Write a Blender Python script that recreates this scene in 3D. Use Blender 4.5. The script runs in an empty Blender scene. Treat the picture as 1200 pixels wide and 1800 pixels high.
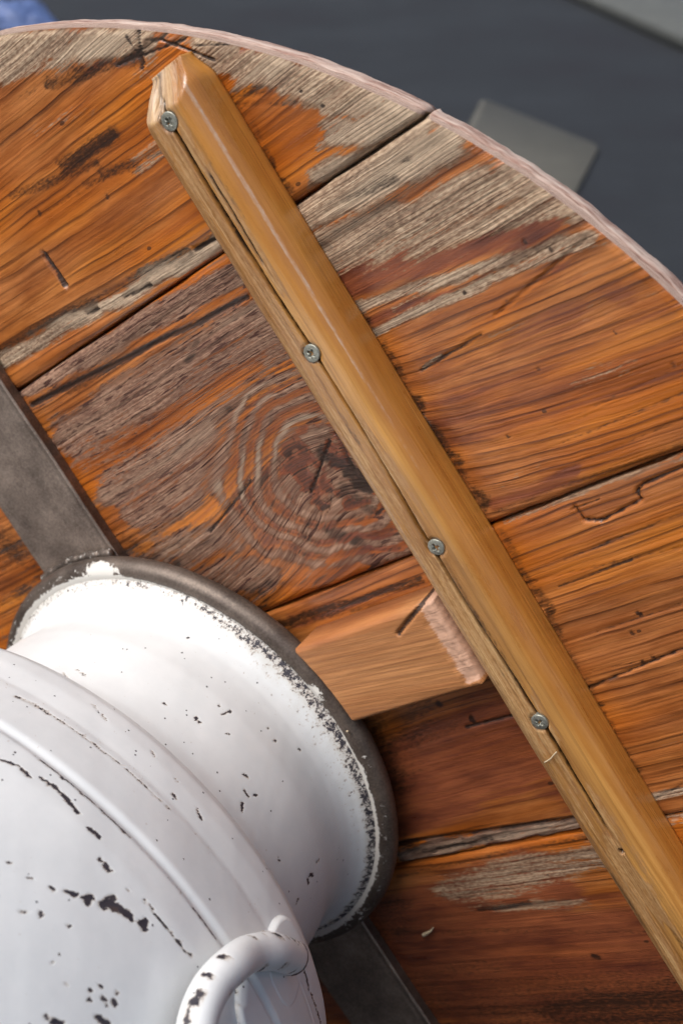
import bpy, bmesh, math, random
import numpy as np
from mathutils import Matrix, Vector

random.seed(7)
rng = np.random.default_rng(7)
S = bpy.context.scene
COL = S.collection

# ------------------------------------------------------------------ camera
# table coordinates: origin on the can axis at the underside of the top, x along the planks, z away from the top
PITCH = math.radians(28.0)
Rc = np.array([[0.7005866, -0.5230678, -0.4853643], [-0.3066471, -0.8348767, 0.4571087], [-0.6443182, -0.1714087, -0.7453007]])
Cc = np.array([0.5003632, 0.1721644, 0.3964303])      # where the photographer stood, seen from the table
cp, sp = math.cos(PITCH), math.sin(PITCH)
Wm = np.array([[1, 0, 0], [0, -sp, cp], [0, -cp, -sp]])
Bm = Wm @ Rc                                           # table directions -> world directions
R_TOP = 0.3385
TC = np.array([0.003, -0.002, 0.0])                    # centre of the round top
nz = Bm[2]
low = nz @ TC - 0.3395 * math.hypot(nz[0], nz[1]) - 0.018 * abs(nz[2])
ORIGIN = np.array([0.0, 0.0, -low + 0.0005])           # the rim of the top stands on the floor
CAM = ORIGIN + Bm @ Cc
TABLE_M = Matrix([[*Bm[0], ORIGIN[0]], [*Bm[1], ORIGIN[1]], [*Bm[2], ORIGIN[2]], [0, 0, 0, 1]])

cam = bpy.data.cameras.new('camera')
camo = bpy.data.objects.new('camera', cam)
COL.objects.link(camo)
cx_, cy_, cz_ = Wm[:, 0], -Wm[:, 1], -Wm[:, 2]
camo.matrix_world = Matrix([[cx_[0], cy_[0], cz_[0], CAM[0]], [cx_[1], cy_[1], cz_[1], CAM[1]], [cx_[2], cy_[2], cz_[2], CAM[2]], [0, 0, 0, 1]])
cam.sensor_fit = 'VERTICAL'
cam.sensor_height = 36.0
cam.lens = 36.0 * 2300.33 / 1800.0
cam.clip_start = 0.02
cam.clip_end = 200.0
cam.dof.use_dof = True
cam.dof.focus_distance = 0.50
cam.dof.aperture_fstop = 12.5
S.camera = camo

# ------------------------------------------------------------------ sky, sun, exposure
SUN_EL, SUN_AZ = 57.0, -150.0     # azimuth: degrees from +x towards +y, where the light comes from
world = bpy.data.worlds.new('World')
S.world = world
world.use_nodes = True
wn = world.node_tree
wn.nodes.clear()
sky = wn.nodes.new('ShaderNodeTexSky')
sky.sky_type = 'NISHITA'
sky.sun_disc = False
sky.sun_elevation = math.radians(SUN_EL)
sky.sun_rotation = math.radians(90.0 - SUN_AZ)
sky.air_density = 1.0
sky.dust_density = 5.0
sky.ozone_density = 1.0
bg = wn.nodes.new('ShaderNodeBackground')
bg.inputs['Strength'].default_value = 0.052
wo = wn.nodes.new('ShaderNodeOutputWorld')
hs = wn.nodes.new('ShaderNodeHueSaturation')      # thin even cloud: the blue is washed out
hs.inputs['Saturation'].default_value = 1.0
wn.links.new(sky.outputs[0], hs.inputs['Color'])
wn.links.new(hs.outputs[0], bg.inputs[0])
wn.links.new(bg.outputs[0], wo.inputs[0])
sun = bpy.data.lights.new('sun', 'SUN')
sun.energy = 1.5
sun.angle = math.radians(52.0)
sun.color = (1.0, 0.985, 0.965)
suno = bpy.data.objects.new('sun', sun)
COL.objects.link(suno)
e, a = math.radians(SUN_EL), math.radians(SUN_AZ)
to_sun = Vector((math.cos(e) * math.cos(a), math.cos(e) * math.sin(a), math.sin(e)))
suno.rotation_euler = to_sun.to_track_quat('Z', 'Y').to_euler()
suno.location = to_sun * 6
S.view_settings.view_transform = 'Standard'
S.view_settings.look = 'None'
S.view_settings.gamma = 1.0
S.view_settings.use_curve_mapping = False
S.view_settings.exposure = 1.08
S.cycles.max_bounces = 4
S.cycles.diffuse_bounces = 3
S.cycles.glossy_bounces = 2
S.cycles.use_adaptive_sampling = True
S.cycles.adaptive_threshold = 0.025
S.cycles.adaptive_min_samples = 16
S.cycles.caustics_reflective = False
S.cycles.caustics_refractive = False
S.cycles.use_denoising = True

# ------------------------------------------------------------------ numpy noise
def _hash(ix, iy, seed):
    h = (ix.astype(np.int64) * 374761393 + iy.astype(np.int64) * 668265263 + seed * 974634777) & 0xffffffff
    h = ((h ^ (h >> 13)) * 1274126177) & 0xffffffff
    return ((h ^ (h >> 16)) & 0xffff) / 65535.0

def vnoise(x, y, seed=0):
    x0 = np.floor(x); y0 = np.floor(y)
    fx = x - x0; fy = y - y0
    fx = fx * fx * (3 - 2 * fx); fy = fy * fy * (3 - 2 * fy)
    a_ = _hash(x0, y0, seed); b_ = _hash(x0 + 1, y0, seed)
    c_ = _hash(x0, y0 + 1, seed); d_ = _hash(x0 + 1, y0 + 1, seed)
    return (a_ * (1 - fx) + b_ * fx) * (1 - fy) + (c_ * (1 - fx) + d_ * fx) * fy

def fbm(x, y, seed=0, octv=4):
    s = 0.0; amp = 0.5; tot = 0.0
    for k in range(octv):
        s = s + amp * vnoise(x * 2 ** k, y * 2 ** k, seed + 17 * k)
        tot += amp; amp *= 0.55
    return s / tot

def smooth(e0, e1, v):
    t = np.clip((v - e0) / (e1 - e0), 0, 1)
    return t * t * (3 - 2 * t)

def segdist(x, y, x0, y0, x1, y1):
    dx, dy = x1 - x0, y1 - y0
    L = dx * dx + dy * dy + 1e-12
    t = np.clip(((x - x0) * dx + (y - y0) * dy) / L, 0, 1)
    return np.hypot(x - x0 - t * dx, y - y0 - t * dy)

# ------------------------------------------------------------------ object helpers
def tag(o, label=None, cat=None, group=None, kind=None):
    if label: o['label'] = label
    if cat: o['category'] = cat
    if group: o['group'] = group
    if kind: o['kind'] = kind
    return o

def link(name, me, mats=(), parent=None, smooth_shade=True):
    o = bpy.data.objects.new(name, me)
    for m in mats: me.materials.append(m)
    if smooth_shade:
        me.polygons.foreach_set('use_smooth', np.ones(len(me.polygons), dtype=bool))
    COL.objects.link(o)
    if parent is not None: o.parent = parent
    return o

def mesh_np(name, V, F, mat_idx=None):
    """V (n,3), F list of arrays of faces with equal vertex count"""
    me = bpy.data.meshes.new(name)
    F = [np.asarray(f, dtype=np.int32) for f in F if len(f)]
    nl = sum(f.size for f in F); nf = sum(len(f) for f in F)
    me.vertices.add(len(V)); me.vertices.foreach_set('co', np.asarray(V, dtype=np.float32).ravel())
    me.loops.add(nl); me.loops.foreach_set('vertex_index', np.concatenate([f.ravel() for f in F]))
    me.polygons.add(nf)
    sizes = np.concatenate([np.full(len(f), f.shape[1], dtype=np.int32) for f in F])
    starts = np.concatenate([[0], np.cumsum(sizes)[:-1]]).astype(np.int32)
    me.polygons.foreach_set('loop_start', starts)
    if mat_idx is not None: me.polygons.foreach_set('material_index', np.asarray(mat_idx, dtype=np.int32))
    me.update(calc_edges=True)
    me.validate()
    return me

def set_attr(me, name, kind, data):
    at = me.attributes.new(name, kind, 'POINT')
    key = {'FLOAT': 'value', 'FLOAT_VECTOR': 'vector', 'FLOAT_COLOR': 'color'}[kind]
    at.data.foreach_set(key, np.asarray(data, dtype=np.float32).ravel())

def bm_mesh(name, bm):
    bmesh.ops.recalc_face_normals(bm, faces=bm.faces)
    me = bpy.data.meshes.new(name); bm.to_mesh(me); bm.free()
    return me

def grid_faces(nr, nc, wrap_c=False, base=0):
    r = np.arange(nr - 1)[:, None]; c = np.arange(nc if wrap_c else nc - 1)[None, :]
    c2 = (c + 1) % nc
    a_ = r * nc + c; b_ = r * nc + c2; d_ = (r + 1) * nc + c; e_ = (r + 1) * nc + c2
    return np.stack([a_, b_, e_, d_], -1).reshape(-1, 4) + base

# ------------------------------------------------------------------ material helpers
class NT:
    def __init__(s, name):
        s.m = bpy.data.materials.new(name); s.m.use_nodes = True
        s.t = s.m.node_tree; s.t.nodes.clear()
        s.out = s.t.nodes.new('ShaderNodeOutputMaterial')
        s.b = s.t.nodes.new('ShaderNodeBsdfPrincipled')
        s.t.links.new(s.b.outputs[0], s.out.inputs[0])
    def n(s, typ, **kw):
        nd = s.t.nodes.new(typ)
        for k, v in kw.items(): setattr(nd, k, v)
        return nd
    def put(s, sock, v):
        if hasattr(v, 'is_linked') or isinstance(v, bpy.types.NodeSocket): s.t.links.new(v, sock)
        else: sock.default_value = v
    def math(s, op, a_, b_=0.0, clamp=False):
        nd = s.n('ShaderNodeMath', operation=op, use_clamp=clamp)
        s.put(nd.inputs[0], a_); s.put(nd.inputs[1], b_)
        return nd.outputs[0]
    def vmul(s, v, k):
        nd = s.n('ShaderNodeVectorMath', operation='MULTIPLY')
        s.put(nd.inputs[0], v); s.put(nd.inputs[1], k)
        return nd.outputs[0]
    def vadd(s, v, k):
        nd = s.n('ShaderNodeVectorMath', operation='ADD')
        s.put(nd.inputs[0], v); s.put(nd.inputs[1], k)
        return nd.outputs[0]
    def noise(s, vec, scale=1.0, detail=3.0, rough=0.55, dist=0.0):
        nd = s.n('ShaderNodeTexNoise')
        s.put(nd.inputs['Vector'], vec)
        nd.inputs['Scale'].default_value = scale; nd.inputs['Detail'].default_value = detail
        nd.inputs['Roughness'].default_value = rough; nd.inputs['Distortion'].default_value = dist
        return nd.outputs[0]
    def step(s, v, lo, hi):
        nd = s.n('ShaderNodeMapRange', interpolation_type='SMOOTHSTEP')
        s.put(nd.inputs['Value'], v)
        nd.inputs['From Min'].default_value = lo; nd.inputs['From Max'].default_value = hi
        return nd.outputs[0]
    def ramp(s, v, stops, interp='LINEAR'):
        nd = s.n('ShaderNodeValToRGB'); nd.color_ramp.interpolation = interp
        el = nd.color_ramp.elements
        while len(el) < len(stops): el.new(0.5)
        for k, (p, c) in enumerate(stops):
            el[k].position = p; el[k].color = (*c, 1.0)
        s.put(nd.inputs[0], v)
        return nd.outputs[0]
    def mix(s, f, a_, b_, blend='MIX'):
        nd = s.n('ShaderNodeMix', data_type='RGBA', blend_type=blend)
        s.put(nd.inputs[0], f)
        s.put(nd.inputs[6], a_ if not isinstance(a_, tuple) else (*a_, 1.0))
        s.put(nd.inputs[7], b_ if not isinstance(b_, tuple) else (*b_, 1.0))
        return nd.outputs[2]
    def attr(s, name, out='Vector'):
        nd = s.n('ShaderNodeAttribute', attribute_name=name)
        return nd.outputs[out], nd
    def sep(s, v):
        nd = s.n('ShaderNodeSeparateColor'); s.put(nd.inputs[0], v)
        return nd.outputs
    def bump(s, h, strength=0.5, dist=0.001, normal=None):
        nd = s.n('ShaderNodeBump'); s.put(nd.inputs['Height'], h)
        nd.inputs['Strength'].default_value = strength; nd.inputs['Distance'].default_value = dist
        if normal is not None: s.put(nd.inputs['Normal'], normal)
        return nd.outputs[0]
    def set(s, **kw):
        for k, v in kw.items():
            s.put(s.b.inputs[k.replace('_', ' ')], (*v, 1.0) if isinstance(v, tuple) and len(v) == 3 else v)
        return s.m

def wood(name, base, pale, weathered, red, line_dark, rough=(0.42, 0.8), line_amt=0.8, pale_amt=1.0, spec=0.5, edge_k=0.55, coat=0.0, brown=None, wbrown=None, ring_k=250.0, bare_glint_k=(0.9, 0.3, 0.7)):
    """stained softwood: 'grain' vector (along, across, seed) in metres, 'stain' colour = weathered, red, dark, bare"""
    t = NT(name)
    g, _ = t.attr('grain'); st, nd = t.attr('stain_shade', 'Color'); ch = t.sep(st)
    bare_glint = nd.outputs['Alpha']
    broad = t.noise(t.vmul(g, (7.0, 55.0, 3.0)), 1.0, 2.0, 0.5)
    lines = t.noise(t.vmul(g, (5.0, 330.0, 5.0)), 1.0, 2.5, 0.6)
    fine = t.noise(t.vmul(g, (16.0, 950.0, 7.0)), 1.0, 3.0, 0.7)
    fleck = t.noise(t.vmul(g, (85.0, 620.0, 13.0)), 1.0, 2.0, 0.6)
    blot = t.noise(t.vmul(g, (26.0, 110.0, 2.0)), 1.0, 4.0, 0.62)
    speck = t.noise(t.vmul(g, (420.0, 1100.0, 9.0)), 1.0, 1.0, 0.6)
    v = t.math('ADD', t.math('MULTIPLY', broad, 0.72), t.math('MULTIPLY', blot, 0.28))
    col = t.ramp(v, [(0.30, base[0]), (0.47, base[1]), (0.62, base[2]), (0.74, base[3])])
    if brown: col = t.mix(t.math('MULTIPLY', t.step(t.noise(t.vadd(t.vmul(g, (9.0, 26.0, 2.0)), (3.3, 1.7, 0.0)), 1.0, 2.0, 0.5), 0.34, 0.60), 0.72), col, t.mix(t.step(blot, 0.3, 0.7), brown[0], brown[1]))
    late = t.step(lines, 0.53, 0.64)
    col = t.mix(t.math('MULTIPLY', late, line_amt), col, t.mix(0.4, col, line_dark), 'MIX')
    rg1 = t.noise(t.vmul(g, (2.2, 26.0, 11.0)), 1.0, 2.0, 0.5)
    sepg = t.n('ShaderNodeSeparateXYZ'); t.put(sepg.inputs[0], g)
    fr = t.math('FRACT', t.math('ADD', t.math('MULTIPLY', sepg.outputs[1], ring_k), t.math('MULTIPLY', rg1, 5.0)))
    ring = t.math('MULTIPLY', t.step(fr, 0.55, 0.92), t.math('SUBTRACT', 1.0, t.step(fr, 0.94, 0.99)))
    ring = t.math('MULTIPLY', ring, t.step(t.noise(t.vmul(g, (16.0, 200.0, 6.0)), 1.0, 1.0), 0.36, 0.6))
    col = t.mix(t.math('MULTIPLY', ring, line_amt), col, t.mix(0.86, col, line_dark), 'MIX')
    col = t.mix(t.math('MULTIPLY', t.step(fine, 0.50, 0.62), 0.32), col, t.mix(1.0, col, (0.55, 0.42, 0.34), 'MULTIPLY'))
    # red stain, deepened where the lower planks' shade is painted in
    rm = t.step(t.math('ADD', ch[1], t.math('MULTIPLY', t.math('SUBTRACT', lines, 0.5), 0.9)), 0.30, 0.75)
    col = t.mix(t.math('MULTIPLY', rm, 0.85), col, t.ramp(blot, [(0.3, red[0]), (0.7, red[1])]))
    # weathering: stain flakes off in streaks and leaves grey fibres
    k = t.math('ADD', t.math('MULTIPLY', t.math('SUBTRACT', lines, 0.5), edge_k * 1.4), t.math('MULTIPLY', t.math('SUBTRACT', blot, 0.5), edge_k * 1.6))
    k = t.math('ADD', k, t.math('MULTIPLY', t.math('SUBTRACT', speck, 0.5), edge_k * 1.0))
    k = t.math('ADD', k, t.math('MULTIPLY', t.math('SUBTRACT', fine, 0.5), edge_k * 1.5))
    k = t.math('SUBTRACT', k, t.math('MULTIPLY', ring, edge_k * 0.35))
    k = t.math('ADD', k, t.math('MULTIPLY', t.math('SUBTRACT', fleck, 0.5), edge_k * 1.2))
    wm = t.step(t.math('ADD', ch[0], k), 0.36, 0.67)
    wv = t.math('ADD', t.math('MULTIPLY', fine, 0.55), t.math('MULTIPLY', blot, 0.45))
    wv = t.math('ADD', t.math('MULTIPLY', wv, 0.7), t.math('MULTIPLY', speck, 0.3))
    wcol = t.ramp(wv, [(0.36, weathered[0]), (0.47, weathered[1]), (0.58, weathered[2])])
    wcol = t.mix(t.math('MULTIPLY', t.step(fleck, 0.60, 0.66), 0.4), wcol, t.mix(0.8, wcol, weathered[0]))
    if wbrown: wcol = t.mix(bare_glint, wcol, t.ramp(wv, [(0.36, wbrown[0]), (0.47, wbrown[1]), (0.58, wbrown[2])])); wcol = t.mix(t.math('MULTIPLY', bare_glint, t.step(fleck, 0.585, 0.62)), wcol, (0.07, 0.024, 0.014))
    wcol = t.mix(t.math('MULTIPLY', t.math('MAXIMUM', late, ring), 0.5), wcol, t.mix(0.75, wcol, weathered[0]))
    wcol = t.mix(t.math('MULTIPLY', t.step(broad, 0.45, 0.62), t.step(ch[0], 0.72, 1.0)), wcol, t.mix(0.55, wcol, pale))
    wcol = t.mix(t.math('SUBTRACT', 1.0, t.step(ch[0], 0.55, 0.9)), wcol, t.mix(1.0, wcol, (0.72, 0.60, 0.52), 'MULTIPLY'))
    col = t.mix(wm, col, wcol)
    # bare, freshly sanded wood; also the batten's painted edge highlight
    if not wbrown: col = t.mix(t.math('MULTIPLY', t.step(t.math('ADD', bare_glint, t.math('MULTIPLY', t.math('SUBTRACT', speck, 0.5), bare_glint_k[0])), bare_glint_k[1], bare_glint_k[2]), pale_amt), col, pale)
    # dark marks, water stains, cracks, painted shadows
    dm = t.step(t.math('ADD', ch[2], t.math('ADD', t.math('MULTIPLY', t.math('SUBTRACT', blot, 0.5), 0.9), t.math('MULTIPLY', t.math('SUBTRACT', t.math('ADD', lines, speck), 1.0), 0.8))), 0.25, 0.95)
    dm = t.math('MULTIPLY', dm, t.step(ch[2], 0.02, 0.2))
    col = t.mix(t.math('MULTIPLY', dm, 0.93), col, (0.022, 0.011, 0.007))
    # scattered pores and fly specks
    vor = t.n('ShaderNodeTexVoronoi', feature='F1'); t.put(vor.inputs['Vector'], t.vmul(g, (90.0, 150.0, 1.0))); vor.inputs['Scale'].default_value = 1.0
    wht = t.n('ShaderNodeTexWhiteNoise'); t.put(wht.inputs[0], vor.outputs['Position'])
    dots = t.math('MULTIPLY', t.math('LESS_THAN', vor.outputs['Distance'], 0.13), t.math('GREATER_THAN', wht.outputs[0], 0.93 if wbrown else 2.0))
    col = t.mix(t.math('MULTIPLY', dots, 0.75), col, (0.03, 0.016, 0.01))
    # relief from the fibres alone (cheap to evaluate three times)
    fb = t.noise(t.vmul(g, (24.0, 1200.0, 7.0)), 1.0, 1.0, 0.6)
    rb = t.noise(t.vmul(g, (5.0, 330.0, 5.0)), 1.0, 1.0, 0.55)
    h = t.math('ADD', t.math('MULTIPLY', rb, -0.5), t.math('MULTIPLY', fb, t.math('ADD', 0.3, t.math('MULTIPLY', ch[0], 0.75))))
    h = t.math('SUBTRACT', h, t.math('MULTIPLY', ch[2], 0.35))
    rg = t.math('ADD', rough[0], t.math('MULTIPLY', wm, rough[1] - rough[0]))
    rg = t.math('ADD', rg, t.math('MULTIPLY', t.math('SUBTRACT', blot, 0.5), 0.25))
    if coat: t.b.inputs['Coat Weight'].default_value = coat; t.b.inputs['Coat Roughness'].default_value = 0.16
    t.b.inputs['Specular IOR Level'].default_value = spec
    return t.set(Base_Color=col, Roughness=rg, Normal=t.bump(h, 0.6, 0.0010))

def raw_edge(name):
    """sawn edge of the round top: 'grain' runs round the circumference there"""
    t = NT(name)
    g, _ = t.attr('grain')
    n1 = t.noise(t.vmul(g, (55.0, 420.0, 3.0)), 1.0, 4.0, 0.65); n2 = t.noise(t.vmul(g, (160.0, 1400.0, 5.0)), 1.0, 2.0, 0.6); n3 = t.noise(t.vmul(g, (12.0, 40.0, 7.0)), 1.0, 2.0, 0.5)
    v = t.math('ADD', t.math('MULTIPLY', n1, 0.5), t.math('ADD', t.math('MULTIPLY', n2, 0.3), t.math('MULTIPLY', n3, 0.2)))
    col = t.ramp(v, [(0.36, (0.11, 0.05, 0.034)), (0.44, (0.32, 0.18, 0.135)), (0.52, (0.52, 0.38, 0.31)), (0.63, (0.68, 0.56, 0.47))])
    return t.set(Base_Color=col, Roughness=0.7, Normal=t.bump(n1, 0.6, 0.001))

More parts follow.
